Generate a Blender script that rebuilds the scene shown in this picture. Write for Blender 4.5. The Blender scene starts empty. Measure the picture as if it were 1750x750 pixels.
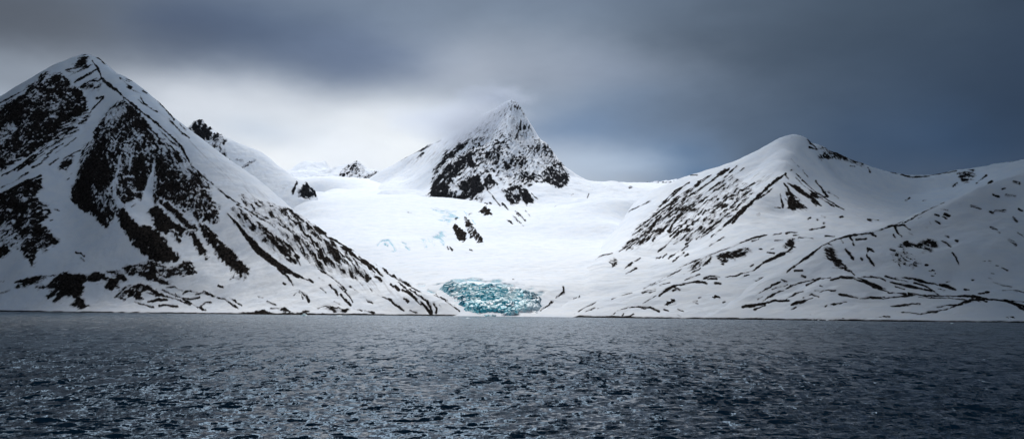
import bpy, math, time
import numpy as np
T0 = time.time()
rng = np.random.default_rng(7)
# ------------------------------------------------------------------ camera maths
F = 1750.0; CX, HY = 875.0, 524.0; CAMH = 14.0; TH = math.radians(0.35)
CT, ST = math.cos(TH), math.sin(TH)
def unroll(px, py):
    dx, dy = np.asarray(px, float) - CX, np.asarray(py, float) - HY
    return dx * CT + dy * ST, -dx * ST + dy * CT
def W(px, py, Y):
    x, y = unroll(px, py)
    return np.stack([x / F * Y, np.asarray(Y, float) + 0 * x, CAMH - y / F * Y], -1)
def PX(X, Y, Z):
    x = X / Y * F; y = -(Z - CAMH) / Y * F
    return CX + x * CT - y * ST, HY + x * ST + y * CT
# ------------------------------------------------------------------ noise
def _h(ix, iy, seed):
    n = (ix.astype(np.int64) * 374761393 + iy.astype(np.int64) * 668265263 + seed * 1442695041) & 0x7fffffff
    n = ((n ^ (n >> 13)) * 1274126177) & 0x7fffffff
    n = ((n ^ (n >> 16)) * 668265263) & 0x7fffffff
    return ((n ^ (n >> 15)) & 0xffff) / 65535.0
def vn(x, y, seed=0):
    ix, iy = np.floor(x), np.floor(y)
    fx, fy = x - ix, y - iy
    fx = fx * fx * fx * (fx * (fx * 6 - 15) + 10); fy = fy * fy * fy * (fy * (fy * 6 - 15) + 10)
    ix = ix.astype(np.int64); iy = iy.astype(np.int64)
    a = _h(ix, iy, seed); b = _h(ix + 1, iy, seed); c = _h(ix, iy + 1, seed); d = _h(ix + 1, iy + 1, seed)
    return (a + (b - a) * fx) * (1 - fy) + (c + (d - c) * fx) * fy
def fbm(x, y, seed=0, octv=4, gain=0.5, lac=2.03):
    s = 0; amp = 1; tot = 0
    for o in range(octv):
        s = s + amp * (vn(x, y, seed + 17 * o) * 2 - 1); tot += amp
        c, sn = math.cos(0.6), math.sin(0.6)
        x, y = (x * c - y * sn) * lac + 3.1, (x * sn + y * c) * lac - 7.7
        amp *= gain
    return s / tot * 1.6
def ridged(x, y, seed=0, octv=4, gain=0.5, lac=2.07):
    s = 0; amp = 1; tot = 0
    for o in range(octv):
        s = s + amp * (1 - np.abs(vn(x, y, seed + 31 * o) * 2 - 1) * 2); tot += amp
        c, sn = math.cos(0.8), math.sin(0.8)
        x, y = (x * c - y * sn) * lac + 1.7, (x * sn + y * c) * lac + 9.2
        amp *= gain
    return s / tot
def voro(x, y, seed=0):
    ix, iy = np.floor(x), np.floor(y)
    f1 = np.full(x.shape, 9.0); f2 = np.full(x.shape, 9.0); cid = np.zeros(x.shape)
    for ox in (-1, 0, 1):
        for oy in (-1, 0, 1):
            cx = (ix + ox).astype(np.int64); cy = (iy + oy).astype(np.int64)
            px = ix + ox + _h(cx, cy, seed); py = iy + oy + _h(cx, cy, seed + 5)
            d = np.hypot(px - x, py - y)
            nearer = d < f1
            f2 = np.where(nearer, f1, np.minimum(f2, d))
            cid = np.where(nearer, _h(cx, cy, seed + 9), cid)
            f1 = np.where(nearer, d, f1)
    return f1, f2, cid
def sstep(a, b, x):
    t = np.clip((x - a) / (b - a), 0, 1); return t * t * (3 - 2 * t)
# ------------------------------------------------------------------ height from ridge and valley lines (multiquadric through control points)
def lines_to_points(lines, step=45.0):
    out = []
    for ln in lines:
        P = [W(*p) if len(p) == 3 else np.array(p[1:], float) for p in ln]
        out.append(P[0])
        for a, b in zip(P[:-1], P[1:]):
            n = max(1, int(np.linalg.norm((b - a)[:2]) / step))
            for k in range(1, n + 1): out.append(a + (b - a) * k / n)
    return np.array(out)
class Height:
    def __init__(self, pts, c=13.0):
        keep = []
        for p in pts:
            if all(np.hypot(*(p[:2] - q[:2])) > 12 for q in keep): keep.append(p)
        self.p = np.array(keep); self.c = c
        n = len(self.p)
        d = np.hypot(self.p[:, None, 0] - self.p[None, :, 0], self.p[:, None, 1] - self.p[None, :, 1])
        A = np.zeros((n + 3, n + 3)); A[:n, :n] = np.sqrt(d * d + c * c)
        A[:n, n] = 1; A[:n, n + 1] = self.p[:, 0] / 1000; A[:n, n + 2] = self.p[:, 1] / 1000
        A[n:, :n] = A[:n, n:].T
        A[:n, :n] -= np.eye(n) * 2.0
        self.w = np.linalg.solve(A, np.concatenate([self.p[:, 2], [0, 0, 0]]))
    def __call__(self, X, Y):
        n = len(self.p)
        z = self.w[n] + self.w[n + 1] * X / 1000 + self.w[n + 2] * Y / 1000
        for i in range(n):
            z = z + self.w[i] * np.sqrt((X - self.p[i, 0]) ** 2 + (Y - self.p[i, 1]) ** 2 + self.c ** 2)
        return z
# ------------------------------------------------------------------ bare-rock cover: outlines and streaks
def seg_dist(px, py, pts, ws):
    best = np.full(px.shape, 1e9)
    for (a, b), (wa, wb) in zip(zip(pts[:-1], pts[1:]), zip(ws[:-1], ws[1:])):
        dx, dy = b[0] - a[0], b[1] - a[1]; L = dx * dx + dy * dy + 1e-9
        t = np.clip(((px - a[0]) * dx + (py - a[1]) * dy) / L, 0, 1)
        d = np.hypot(px - a[0] - t * dx, py - a[1] - t * dy) - (wa + (wb - wa) * t)
        best = np.minimum(best, d)
    return best
def poly_sd(px, py, P):
    P = np.array(P, float); inside = np.zeros(px.shape, bool); d = np.full(px.shape, 1e9)
    for a, b in zip(P, np.roll(P, -1, 0)):
        dx, dy = b - a; L = dx * dx + dy * dy + 1e-9
        t = np.clip(((px - a[0]) * dx + (py - a[1]) * dy) / L, 0, 1)
        d = np.minimum(d, np.hypot(px - a[0] - t * dx, py - a[1] - t * dy))
        c = ((a[1] > py) != (b[1] > py)) & (px < dx * (py - a[1]) / (dy if abs(dy) > 1e-9 else 1e-9) + a[0])
        inside ^= c
    return np.where(inside, d, -d)
def ori_noise(X, Z, m, ang, sc, an, seed):
    """world-space noise, stretched along a fall line that leans ang degrees; sc and an in picture-sized metres"""
    a = math.radians(ang); s = m
    q1 = (X * math.cos(a) + Z * math.sin(a)) / s; q2 = (-X * math.sin(a) + Z * math.cos(a)) / s
    return fbm(q1 / (sc * an), q2 / sc, seed, 4, 0.6)
STROKE = 0.72
def rock_cover(prims, X, Y, Z, px, py, base=-1.0):
    R = np.full(X.shape, base); MS = np.zeros(X.shape); m = float(np.median(Y)) / F
    wx = fbm(X / m / 9, Z / m / 9, 71, 3) * 2.0; wz = fbm(X / m / 9, Z / m / 9, 93, 3) * 2.0
    for k, pr in enumerate(prims):
        kind = pr[0]
        if kind == 'P' or kind == 'N':
            _, dens, ang, sc, an, P = pr
            xs = [p[0] for p in P]; ys = [p[1] for p in P]; mg = 12
        else:
            _, dens, w, P = pr
            xs = [p[0] for p in P]; ys = [p[1] for p in P]; mg = 14
        i = np.nonzero((px > min(xs) - mg) & (px < max(xs) + mg) & (py > min(ys) - mg) & (py < max(ys) + mg))[0]
        if not len(i): continue
        x, y = px[i] + wx[i], py[i] + wz[i]
        if kind in 'PN':
            sd = poly_sd(x, y, P)
            n = ori_noise(X[i], Z[i], m, ang, sc, an, 11 + k)
            v = np.minimum(dens, sd / 4.0) + 0.85 * n
            v = np.where(sd < -9, -1, v)
            if kind == 'P': MS[i] = np.maximum(MS[i], sstep(-2, 14, sd) * (1 if dens > -.35 else .5))
        else:
            ws = (np.interp(np.linspace(0, 1, len(P)), np.linspace(0, 1, len(w)), w) if isinstance(w, (list, tuple)) else np.full(len(P), w)) * (1.0 if kind == 'n' else STROKE)
            ang = -math.degrees(math.atan2(P[-1][1] - P[0][1], P[-1][0] - P[0][0]))
            x, y = px[i] + wx[i] * 0.32, py[i] + wz[i] * 0.32
            d = -seg_dist(x, y, P, ws) + (vn(X[i] / m / 13, Z[i] / m / 13, 300) - .5) * 2.0 + (vn(X[i] / m / 4, Z[i] / m / 4, 307) - .5) * 1.0
            n = ori_noise(X[i], Z[i], m, ang, 1.8, 11.0, 211 + k)
            ws = ws * np.interp(np.linspace(0, 1, len(P)), [0, .25, .75, 1], [.55, 1.1, 1.1, .5])
            v = np.minimum(dens, d / 1.5) + 0.55 * n
            v = np.where(d < -7, -1, v)
        if kind in 'Nn': R[i] = np.minimum(R[i], np.where(v > -0.6, -v, 9))
        else: R[i] = np.maximum(R[i], v)
    rock_cover.mass = MS
    R = R + np.where(R > -.9, .28 * fbm(X / m / 22, Z / m / 22, 501, 3), 0)
    return R
# ------------------------------------------------------------------ mesh helpers
COL = bpy.context.scene.collection
def grid_mesh(name, V, nr, nc, mat, attrs=None, parent=None, flip=False):
    me = bpy.data.meshes.new(name)
    me.vertices.add(nr * nc); me.vertices.foreach_set('co', V.astype(np.float32).ravel())
    r, c = np.meshgrid(np.arange(nr - 1), np.arange(nc - 1), indexing='ij')
    a = (r * nc + c).ravel()
    q = np.stack([a, a + 1, a + nc + 1, a + nc], -1)
    if flip: q = q[:, ::-1]
    nf = len(q)
    me.loops.add(nf * 4); me.loops.foreach_set('vertex_index', q.astype(np.int32).ravel())
    me.polygons.add(nf); me.polygons.foreach_set('loop_start', np.arange(0, nf * 4, 4, dtype=np.int32))
    me.polygons.foreach_set('use_smooth', np.ones(nf, bool))
    me.update(calc_edges=True)
    for k, v in (attrs or {}).items():
        at = me.attributes.new(k, 'FLOAT', 'POINT'); at.data.foreach_set('value', v.astype(np.float32).ravel())
    me.materials.append(mat)
    o = bpy.data.objects.new(name, me); COL.objects.link(o)
    if parent: o.parent = parent
    return o
def tag(o, label, cat, group=None, kind=None):
    o['label'] = label
    if cat: o['category'] = cat
    if group: o['group'] = group
    if kind: o['kind'] = kind
def rows(spec):
    out = []
    for a, b, s in spec: out.append(np.arange(a, b, s))
    return np.concatenate(out)
# ------------------------------------------------------------------ materials
def srgb(r, g, b):
    f = lambda v: (v / 255 / 12.92) if v / 255 <= 0.04045 else ((v / 255 + 0.055) / 1.055) ** 2.4
    return (f(r), f(g), f(b), 1)
def newmat(name):
    m = bpy.data.materials.new(name); m.use_nodes = True
    nt = m.node_tree; b = nt.nodes['Principled BSDF']
    return m, nt, b
def node(nt, typ, **kw):
    n = nt.nodes.new(typ)
    for k, v in kw.items():
        if k.startswith('i_'): n.inputs[k[2:]].default_value = v
        else: setattr(n, k, v)
    return n
def mth(nt, op, a, b=None, clamp=False):
    n = nt.nodes.new('ShaderNodeMath'); n.operation = op; n.use_clamp = clamp
    for i, v in enumerate((a, b)):
        if v is None: continue
        if isinstance(v, (int, float)): n.inputs[i].default_value = v
        else: nt.links.new(v, n.inputs[i])
    return n.outputs[0]
def mixc(nt, fac, a, b):
    n = nt.nodes.new('ShaderNodeMix'); n.data_type = 'RGBA'
    if isinstance(fac, (int, float)): n.inputs[0].default_value = fac
    else: nt.links.new(fac, n.inputs[0])
    for s, v in ((6, a), (7, b)):
        if isinstance(v, tuple): n.inputs[s].default_value = v
        else: nt.links.new(v, n.inputs[s])
    return n.outputs[2]
def ramp(nt, v, a, b, lo=0.0, hi=1.0):
    n = nt.nodes.new('ShaderNodeMapRange'); n.interpolation_type = 'SMOOTHSTEP'
    nt.links.new(v, n.inputs[0])
    n.inputs[1].default_value = a; n.inputs[2].default_value = b; n.inputs[3].default_value = lo; n.inputs[4].default_value = hi
    return n.outputs[0]
def noise(nt, co, scale, detail=4, rough=0.55):
    n = node(nt, 'ShaderNodeTexNoise'); n.inputs['Scale'].default_value = scale
    n.inputs['Detail'].default_value = detail; n.inputs['Roughness'].default_value = rough
    nt.links.new(co, n.inputs['Vector']); return n.outputs['Fac']
def mat_terrain(name, fine=0.42, soft=0.2, rock_a=(0.006, 0.0058, 0.006, 1), rock_b=(0.046, 0.039, 0.035, 1)):
    m, nt, b = newmat(name)
    co = node(nt, 'ShaderNodeTexCoord').outputs['Object']
    at = node(nt, 'ShaderNodeAttribute', attribute_name='rock').outputs['Fac']
    ic = node(nt, 'ShaderNodeAttribute', attribute_name='ice').outputs['Fac']
    du = node(nt, 'ShaderNodeAttribute', attribute_name='dust_shade').outputs['Fac']
    n1 = noise(nt, co, fine, 5, 0.7)
    v = mth(nt, 'ADD', at, mth(nt, 'MULTIPLY', mth(nt, 'SUBTRACT', n1, 0.5), 1.25))
    rk = ramp(nt, v, -soft, soft)
    n2 = noise(nt, co, 0.03, 4, 0.6)
    snow = mixc(nt, ramp(nt, n2, 0.35, 0.65), (0.80, 0.845, 0.91, 1), (0.86, 0.885, 0.92, 1))
    n3 = noise(nt, co, 0.12, 3, 0.6)
    dirt_shade = mixc(nt, ramp(nt, n3, 0.4, 0.6), (0.27, 0.25, 0.25, 1), (0.40, 0.39, 0.40, 1))
    snow = mixc(nt, du, snow, dirt_shade)
    icec = mixc(nt, ramp(nt, n1, 0.4, 0.62), (0.30, 0.56, 0.66, 1), (0.62, 0.78, 0.86, 1))
    snow = mixc(nt, ramp(nt, mth(nt, 'ADD', ic, mth(nt, 'MULTIPLY', mth(nt, 'SUBTRACT', n1, 0.5), 0.9)), -0.2, 0.45), snow, icec)
    n4 = noise(nt, co, 0.25, 5, 0.65)
    rock = mixc(nt, ramp(nt, n4, 0.35, 0.7), rock_a, rock_b)
    col = mixc(nt, rk, snow, rock)
    nt.links.new(col, b.inputs['Base Color'])
    b.inputs['Roughness'].default_value = 0.9; b.inputs['Specular IOR Level'].default_value = 0.0
    h1 = noise(nt, co, 0.09, 4, 0.55); h2 = noise(nt, co, 0.6, 5, 0.7)
    h = mth(nt, 'ADD', mth(nt, 'MULTIPLY', h1, 1.3), mth(nt, 'MULTIPLY', h2, mth(nt, 'ADD', mth(nt, 'MULTIPLY', rk, 1.6), 0.05)))
    bp = node(nt, 'ShaderNodeBump'); bp.inputs['Strength'].default_value = 0.6; bp.inputs['Distance'].default_value = 1.0
    nt.links.new(h, bp.inputs['Height']); nt.links.new(bp.outputs[0], b.inputs['Normal'])
    return m
M_NEAR = mat_terrain('snow_and_rock')
M_FAR = mat_terrain('far_snow_and_rock', 0.3, 0.16, (0.008, 0.009, 0.011, 1), (0.035, 0.035, 0.038, 1))
M_GLAC = mat_terrain('glacier_snow', 0.22, 0.14)
# ------------------------------------------------------------------ terrain builder
def terrain(name, H, u0, u1, du, rspec, mat, prims, roughs, mask=None, detail=None, parent=None, dust_shade=None, ice=None, shore=True, snow_amp=2.2, ribs=0):
    u = np.arange(u0, u1 + du, du); Ys = rows(rspec)
    U, Y = np.meshgrid(u, Ys); nr, nc = U.shape
    U = U.ravel(); Y = Y.ravel(); X = U / F * Y
    Z = H(X, Y)
    m = float(np.median(Y)) / F
    Z = Z + snow_amp * fbm(X / 70, Y / 70, 3, 3) * sstep(2, 25, Z)
    Z = Z + 0.8 * fbm(X / 16, Y / 16, 5, 3) * sstep(1, 10, Z)
    px, py = PX(X, Y, Z)
    R = rock_cover(prims, X, Y, Z, px, py)
    cov = sstep(-0.5, 0.35, R)
    rl, rs = roughs
    d = (ridged(X / rl, Y / rl, 41, 4, 0.55) - 0.25) * rl * rs + fbm(X / (rl * .35), Z / (rl * .35), 47, 3) * rl * rs * 0.45
    Z = Z + cov * d
    if ribs:    # buttresses and gullies of the rock faces, running down the slope
        MS = rock_cover.mass; wob = 6 * fbm(X / 40, Z / 40, 131, 3)
        g1 = ridged((X + wob) / (ribs * 1.6), Z / (ribs * 5), 133, 4, .55); g2 = ridged((X - Z * .3) / ribs, (Z + X * .3) / ribs, 137, 4, .6)
        Z = Z + MS * ribs * (.34 * g1 + .30 * g2)
    if detail is not None: Z = detail(X, Y, Z, px, py, R)
    if shore:   # bare wet stones between the tide marks
        sh = 0.75 - np.abs(Z - 0.6) / 1.4 + 0.4 * fbm(X / 14, Y / 14, 8, 3) + 0.35 * fbm(X / 130, Y / 130, 18, 2)
        R = np.where((Z < 3.4) & (Z > -6), np.maximum(R, sh), R)
        R = np.where(Z <= -0.4, 1.0, R)
    du = dust_shade(X, Y, Z, px, py) if dust_shade is not None else np.zeros(X.shape)
    du = np.maximum(du, .42 * sstep(-.85, -.1, R + .3 * fbm(X / 9, Z / 9, 611, 3)))       # loose scree round the bare rock
    at = {'rock': R, 'ice': ice(X, Y, Z, px, py) if ice is not None else np.full(X.shape, -1.0), 'dust_shade': du}
    return grid_mesh(name, np.stack([X, Y, Z], -1), nr, nc, mat, at, parent)
def behind(line, dY=450, dz=260, kx=1.0):
    out = []
    for p in line:
        w = W(*p); w = w + np.array([w[0] * kx * dY / w[1], dY, -dz]); out.append(('w', *w))
    return out
# =================================================================== traced rock cover
# ('P', density, lean, grain, stretch, outline)  ('S', density, half width(s), line)  N / n take rock away again
P_A = [
 ('P', .46, 20, 3.4, 1.6, [(-60,240),(-40,200),(0,190),(12,178),(28,168),(45,158),(60,143),(75,143),(88,130),(103,123),(112,130),(118,140),(122,152),(125,165),(138,160),(148,170),(146,188),(135,200),(120,203),(105,212),(95,225),(85,240),(75,247),(60,258),(50,268),(35,270),(25,277),(15,283),(0,290),(-60,320)]),
 ('N', .05, 40, 4, 2.5, [(10,215),(25,210),(28,228),(15,240),(0,250),(0,232)]),
 ('N', -.15, 45, 4, 3.0, [(82,188),(105,178),(112,190),(90,205),(70,215)]),
 ('N', -.1, 30, 4, 2.0, [(45,165),(60,155),(66,165),(52,172)]),
 ('P', .9, 40, 4, 2, [(63,143),(75,124),(80,121),(83,124),(78,134),(67,144)]),
 ('P', .9, 30, 4, 2, [(45,148),(60,139),(62,142),(48,154)]),
 ('S', .5, 1.2, [(0,175),(20,166),(45,151)]),
 ('P', .6, 20, 4, 1.5, [(127,110),(135,99),(143,95),(149,98),(150,103),(145,108),(138,112),(130,114)]),
 ('S', .4, 1.5, [(112,120),(125,118),(140,113),(149,105)]),
 ('S', .3, 1.2, [(118,130),(135,122),(158,110)]), ('S', .3, 1.3, [(128,141),(150,128),(168,117)]),
 ('S', .2, 1.2, [(133,150),(150,141),(165,133)]), ('S', .4, 1.6, [(148,152),(160,143),(172,135)]), ('S', .3, 1.2, [(115,122),(130,124),(148,112)]),
 ('P', .15, 20, 4, 2.5, [(140,150),(160,137),(176,143),(166,152),(150,158)]),
 ('P', .35, 35, 4, 1.5, [(122,150),(128,150),(140,158),(136,163),(124,162)]),
 ('S', .8, [1.2,2.6,2.6,2.2,2.5,2.0,1.5], [(158,104),(170,122),(173,133),(187,145),(200,155),(212,167),(220,173)]),
 ('S', .5, 1.4, [(176,138),(190,150),(204,160)]),
 ('S', .8, [2.0,2.4,1.8,1.8,1.4], [(218,171),(240,190),(262,206),(281,223),(298,239)]),
 ('S', .7, [1.4,1.8,1.4,1.8,1.4,1.8,1.4], [(298,239),(312,254),(328,285),(350,303),(371,321),(390,337),(412,350)]),
 ('S', .6, [1.2,2.2,2.2,1.2], [(232,190),(246,205),(258,222),(270,236)]),
 ('S', .4, 1.6, [(272,222),(290,240),(306,252)]),
 ('P', .7, -45, 4, 1.6, [(218,178),(230,184),(244,202),(256,220),(250,226),(238,222),(228,208),(220,196)]),
 ('S', .4, 1.2, [(206,135),(216,143),(225,150)]), ('S', .3, 1.0, [(217,149),(230,156),(240,160)]), ('S', .4, 1.2, [(240,164),(246,177),(256,184),(268,191)]),
 ('S', .8, 2.6, [(245,156),(251,160)]), ('S', .8, 1.5, [(262,163),(275,178),(287,189)]), ('S', .7, [2.0,1.6], [(285,189),(298,205)]),
 ('S', .4, .9, [(288,203),(312,228),(323,235)]), ('S', .5, 1.2, [(308,213),(317,222)]), ('S', .5, 1.5, [(216,136),(228,139)]),
 ('S', .3, .8, [(236,170),(250,182)]), ('S', .5, 1.5, [(165,97),(180,108)]), ('S', .6, 1.2, [(205,133),(216,138),(222,140)]),
 # buttress
 ('P', .22, -35, 3.0, 1.7, [(212,173),(196,180),(184,191),(173,206),(163,222),(158,240),(152,265),(141,285),(133,300),(126,320),(122,341),(136,355),(156,366),(173,379),(182,391),(188,383),(196,364),(203,372),(214,357),(212,346),(225,341),(236,337),(246,345),(251,323),(258,345),(264,348),(272,336),(286,341),(301,351),(313,363),(326,363),(339,379),(351,373),(363,383),(373,379),(373,354),(362,337),(350,325),(334,314),(318,299),(300,284),(285,272),(276,258),(263,238),(250,220),(240,208),(228,193),(222,180)]),
 ('P', .62, -60, 4, 1.5, [(160,262),(166,300),(152,330),(160,350),(182,372),(178,385),(156,364),(136,354),(124,341),(128,320),(140,292),(152,270)]),
 ('P', .42, -60, 4, 1.5, [(165,225),(180,235),(182,275),(195,300),(180,330),(160,320),(158,260)]),
 ('P', .40, -70, 3.5, 1.8, [(228,265),(262,262),(258,300),(248,325),(235,330),(228,300)]),
 ('P', .40, -60, 3.5, 1.8, [(266,275),(276,262),(290,290),(312,325),(330,350),(320,358),(300,346),(268,335)]),
 ('N', .1, -40, 4, 2.0, [(185,190),(212,182),(215,195),(200,206),(180,215)]),
 ('n', 1.0, [1.6,2.8,5.5,9.5,11], [(264,275),(261,297),(256,318),(252,338),(252,358)]),
 ('n', .8, [1.8,2.2,3.0,4.0,5.5], [(206,272),(201,297),(195,315),(196,335),(206,352)]),
 ('n', .4, 1.1, [(225,258),(222,292)]), ('n', .4, 1.1, [(203,298),(215,305),(228,303)]),
 ('N', .8, -50, 5, 1.4, [(212,348),(225,345),(238,340),(258,345),(262,352),(254,364),(250,372),(254,386),(240,382),(228,370),(214,360)]),
 ('S', .5, 1.3, [(225,353),(232,348)]),
 ('P', -.02, -42, 3, 4.5, [(215,175),(240,200),(270,235),(300,262),(320,282),(347,307),(362,322),(345,320),(325,305),(306,290),(285,270),(262,240),(240,215)]),
 ('P', -.05, -45, 3, 4.5, [(280,240),(305,262),(330,287),(352,306),(345,310),(320,290),(300,272)]),
 ('P', .95, -50, 4, 1.4, [(204,360),(213,358),(222,368),(232,380),(240,386),(252,387),(265,392),(275,400),(285,415),(296,428),(307,440),(300,446),(285,448),(270,447),(258,443),(248,436),(235,425),(222,412),(218,400),(208,388),(203,375)]),
 ('P', .85, -45, 4, 1.4, [(252,363),(262,350),(270,350),(280,362),(292,375),(305,385),(318,392),(316,402),(308,403),(304,393),(295,391),(285,400),(275,398),(265,388),(262,375)]),
 ('P', .7, -50, 4, 1.4, [(290,392),(300,398),(310,410),(308,415),(298,408)]),
 ('P', .8, -40, 4, 1.5, [(263,340),(280,342),(300,355),(312,368),(320,378),(335,385),(340,392),(330,394),(318,388),(305,375),(290,362),(275,350)]),
 ('P', .9, -55, 4, 1.5, [(320,395),(330,398),(340,410),(350,425),(357,440),(350,443),(340,432),(328,412)]),
 ('P', .9, -47, 4, 1.4, [(341,385),(352,390),(370,405),(385,418),(400,432),(411,446),(423,460),(420,470),(405,468),(398,460),(385,450),(372,440),(362,425),(352,408)]),
 ('S', .5, [1.0,2.2,1.4], [(348,382),(358,393),(372,404)]),
 ('P', -.1, -40, 3, 1.5, [(398,460),(424,460),(425,475),(395,475)]),
 # left spur
 ('P', .42, 22, 3.4, 2.2, [(-60,345),(0,332),(20,323),(40,313),(70,305),(72,320),(60,330),(68,345),(78,352),(88,362),(82,372),(68,380),(80,390),(88,400),(100,412),(100,418),(85,420),(78,430),(72,432),(65,420),(60,440),(55,455),(48,440),(42,440),(35,420),(40,402),(25,390),(10,385),(-60,400)]),
 ('P', -.15, 35, 3, 2.5, [(0,385),(30,390),(40,402),(30,425),(10,420),(0,415)]),
 ('S', .4, 1.3, [(3,300),(25,290),(55,268),(80,250)]), ('S', .3, 1.2, [(12,298),(30,285),(52,272)]), ('S', .6, 1.4, [(-5,323),(20,313),(48,295)]), ('S', .8, 2.6, [(-10,338),(30,318),(70,300)]),
 ('S', .4, 2.0, [(50,281),(62,272),(76,262)]), ('S', .4, 2.0, [(55,286),(68,280),(82,268)]), ('S', .5, 1.8, [(80,265),(95,253),(108,245)]), ('S', .4, 1.2, [(85,281),(100,270)]),
 ('S', .4, 1.3, [(30,292),(45,280),(70,262),(85,250)]), ('S', .3, 1.1, [(95,262),(118,245),(130,235)]), ('S', .3, 1.0, [(120,228),(135,222)]),
 ('P', .3, 25, 3.5, 2, [(100,283),(118,269),(125,264),(122,280),(113,293),(105,288)]), ('S', .5, .9, [(108,272),(125,262),(138,256)]),
 ('P', .8, 30, 4, 1.5, [(-30,430),(0,422),(12,418),(17,432),(5,440),(-30,450)]),
 ('S', .7, 2.0, [(93,358),(101,360)]), ('S', .6, 1.6, [(86,376),(90,375)]), ('S', .7, [2,1.5,1], [(130,431),(138,433),(144,437)]), ('S', -.1, 1.0, [(138,440),(148,448)]), ('S', .2, .8, [(114,308),(118,306)]), ('S', .2, .8, [(120,298),(123,296)]),
 ('P', -.08, 30, 3, 3, [(92,226),(118,205),(140,195),(150,185),(152,196),(140,216),(125,226),(100,242),(85,254),(70,256)]),
 ('P', -.02, 60, 3, 2, [(145,250),(160,238),(152,265),(140,285),(133,298),(136,272)]),
 ('S', .4, 1.3, [(165,168),(176,166),(170,175),(158,185),(152,196)]), ('S', .3, 1.3, [(185,190),(200,176),(212,171)]),
 # shelf along the shore
 ('S', .9, [.8,3,3,1], [(25,483),(45,478),(65,473),(95,470)]), ('P', .9, 20, 4, 3, [(28,486),(45,477),(65,473),(80,474),(62,482),(45,489),(30,491)]),
 ('S', .5, 1.2, [(-10,502),(5,500),(17,496)]), ('S', .5, .9, [(0,482),(6,481)]), ('S', .5, .9, [(0,486),(3,485)]),
 ('P', .6, 35, 4, 2.0, [(92,471),(110,467),(130,468),(147,470),(150,478),(140,485),(141,500),(136,507),(145,520),(153,523),(145,526),(135,528),(122,522),(128,512),(120,505),(110,507),(103,516),(91,517),(97,508),(84,508),(80,505),(92,496),(62,490),(80,488)]),
 ('P', 1.0, 35, 4, 2.0, [(105,470),(135,470),(137,485),(125,500),(112,490),(100,485)]),
 ('P', .7, 10, 4, 2, [(148,470),(165,465),(180,467),(186,477),(195,475),(200,470),(215,472),(218,480),(205,480),(200,490),(195,492),(190,497),(182,492),(182,480),(175,478),(165,484),(155,482)]),
 ('P', 1.0, 10, 4, 1.3, [(183,485),(190,477),(200,480),(202,490),(192,497),(183,493)]),
 ('P', .55, 15, 4, 2, [(195,508),(205,497),(222,489),(240,485),(255,488),(265,497),(278,503),(270,507),(262,500),(250,495),(240,500),(245,510),(235,512),(225,508),(215,513),(205,512)]),
 ('S', .9, [3,4,3.5,2], [(222,492),(240,488),(256,492),(272,504)]),
 ('P', .12, 5, 3, 3, [(185,466),(210,458),(235,452),(255,447),(270,450),(290,457),(310,452),(318,445),(330,455),(336,465),(325,468),(310,470),(295,470),(280,476),(265,475),(245,470),(230,470),(205,472)]),
 ('P', .8, -15, 3.5, 2, [(243,470),(262,469),(275,477),(290,480),(292,484),(270,484),(255,478)]),
 ('S', .4, 1.6, [(250,500),(280,505),(300,510),(325,521)]), ('S', .5, 2.2, [(253,515),(268,512),(285,512)]), ('S', .5, 2.4, [(272,523),(285,521),(303,524)]), ('S', .3, 1.6, [(278,495),(292,502),(300,506)]),
 ('S', .3, 1.2, [(285,491),(298,490),(312,496)]), ('S', .3, 1.5, [(300,503),(320,515),(340,525),(352,530)]), ('S', .4, 1.6, [(313,501),(322,497),(336,499)]), ('S', .5, 1.8, [(334,503),(346,500),(355,503),(366,506)]),
 ('S', .3, 1.2, [(348,497),(363,504)]), ('S', .5, 1.8, [(313,508),(325,511),(341,508)]), ('S', .5, 1.6, [(343,522),(352,516),(361,517)]), ('S', .7, [1,2,2.4,1.2], [(370,508),(385,511),(398,521),(408,527)]), ('S', .6, 1.2, [(392,508),(413,522)]),
 ('S', .7, 1.5, [(373,488),(381,491)]), ('S', .8, [2.2,2.8,1.2], [(314,447),(322,455),(336,465)]), ('S', .7, 1.3, [(326,450),(333,457)]), ('S', .2, 1.0, [(230,515),(262,525)]),
 # east slope
 ('S', 1.0, [1.5,3.5,6.5,8.5,8,6.5,3.5,2.5], [(388,365),(404,381),(420,402),(440,425),(460,442),(480,456),(506,470),(532,481)]),
 ('S', .7, [3,2.4,2], [(476,459),(492,474),(501,488)]), ('S', .7, [1.5,2.5,3.2], [(512,496),(522,505),(528,515)]), ('S', .7, 1.8, [(508,496),(515,503),(517,510)]), ('S', .5, 1.5, [(484,484),(488,486)]), ('S', .4, 1.2, [(502,505),(507,500)]),
 ('P', -.02, -42, 2.6, 5, [(395,355),(425,366),(450,385),(470,398),(482,412),(495,430),(510,440),(510,452),(495,446),(480,441),(465,426),(450,411),(430,396),(412,382)]),
 ('S', .9, [2,4.5,6,4,2], [(452,400),(465,413),(478,425),(492,437),(505,450)]), ('S', .8, [1.5,3,2], [(484,412),(498,425),(511,442)]),
 ('S', .5, [1,1.2,2.2,3,2.4], [(455,362),(480,380),(500,400),(515,420),(521,436)]),
 ('S', .6, [1,1.6,2.8,3.4,1.8], [(480,362),(503,380),(525,405),(545,425),(556,446)]),
 ('S', .6, [1.4,1.6,1.6,1], [(492,357),(530,387),(555,412),(575,438)]),
 ('S', .7, [1.8,1.8,2.4,1.4], [(505,358),(532,376),(548,392),(558,404)]), ('P', .9, -42, 4, 1.5, [(534,385),(545,383),(557,397),(553,403),(541,394)]),
 ('S', .6, 1.0, [(518,361),(545,377),(567,403)]), ('S', .4, 1.0, [(430,360),(470,380),(500,396),(530,430)]), ('S', .5, 1.3, [(555,403),(575,412),(592,422),(601,432)]), ('S', .5, 1.3, [(586,418),(600,428)]),
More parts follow.
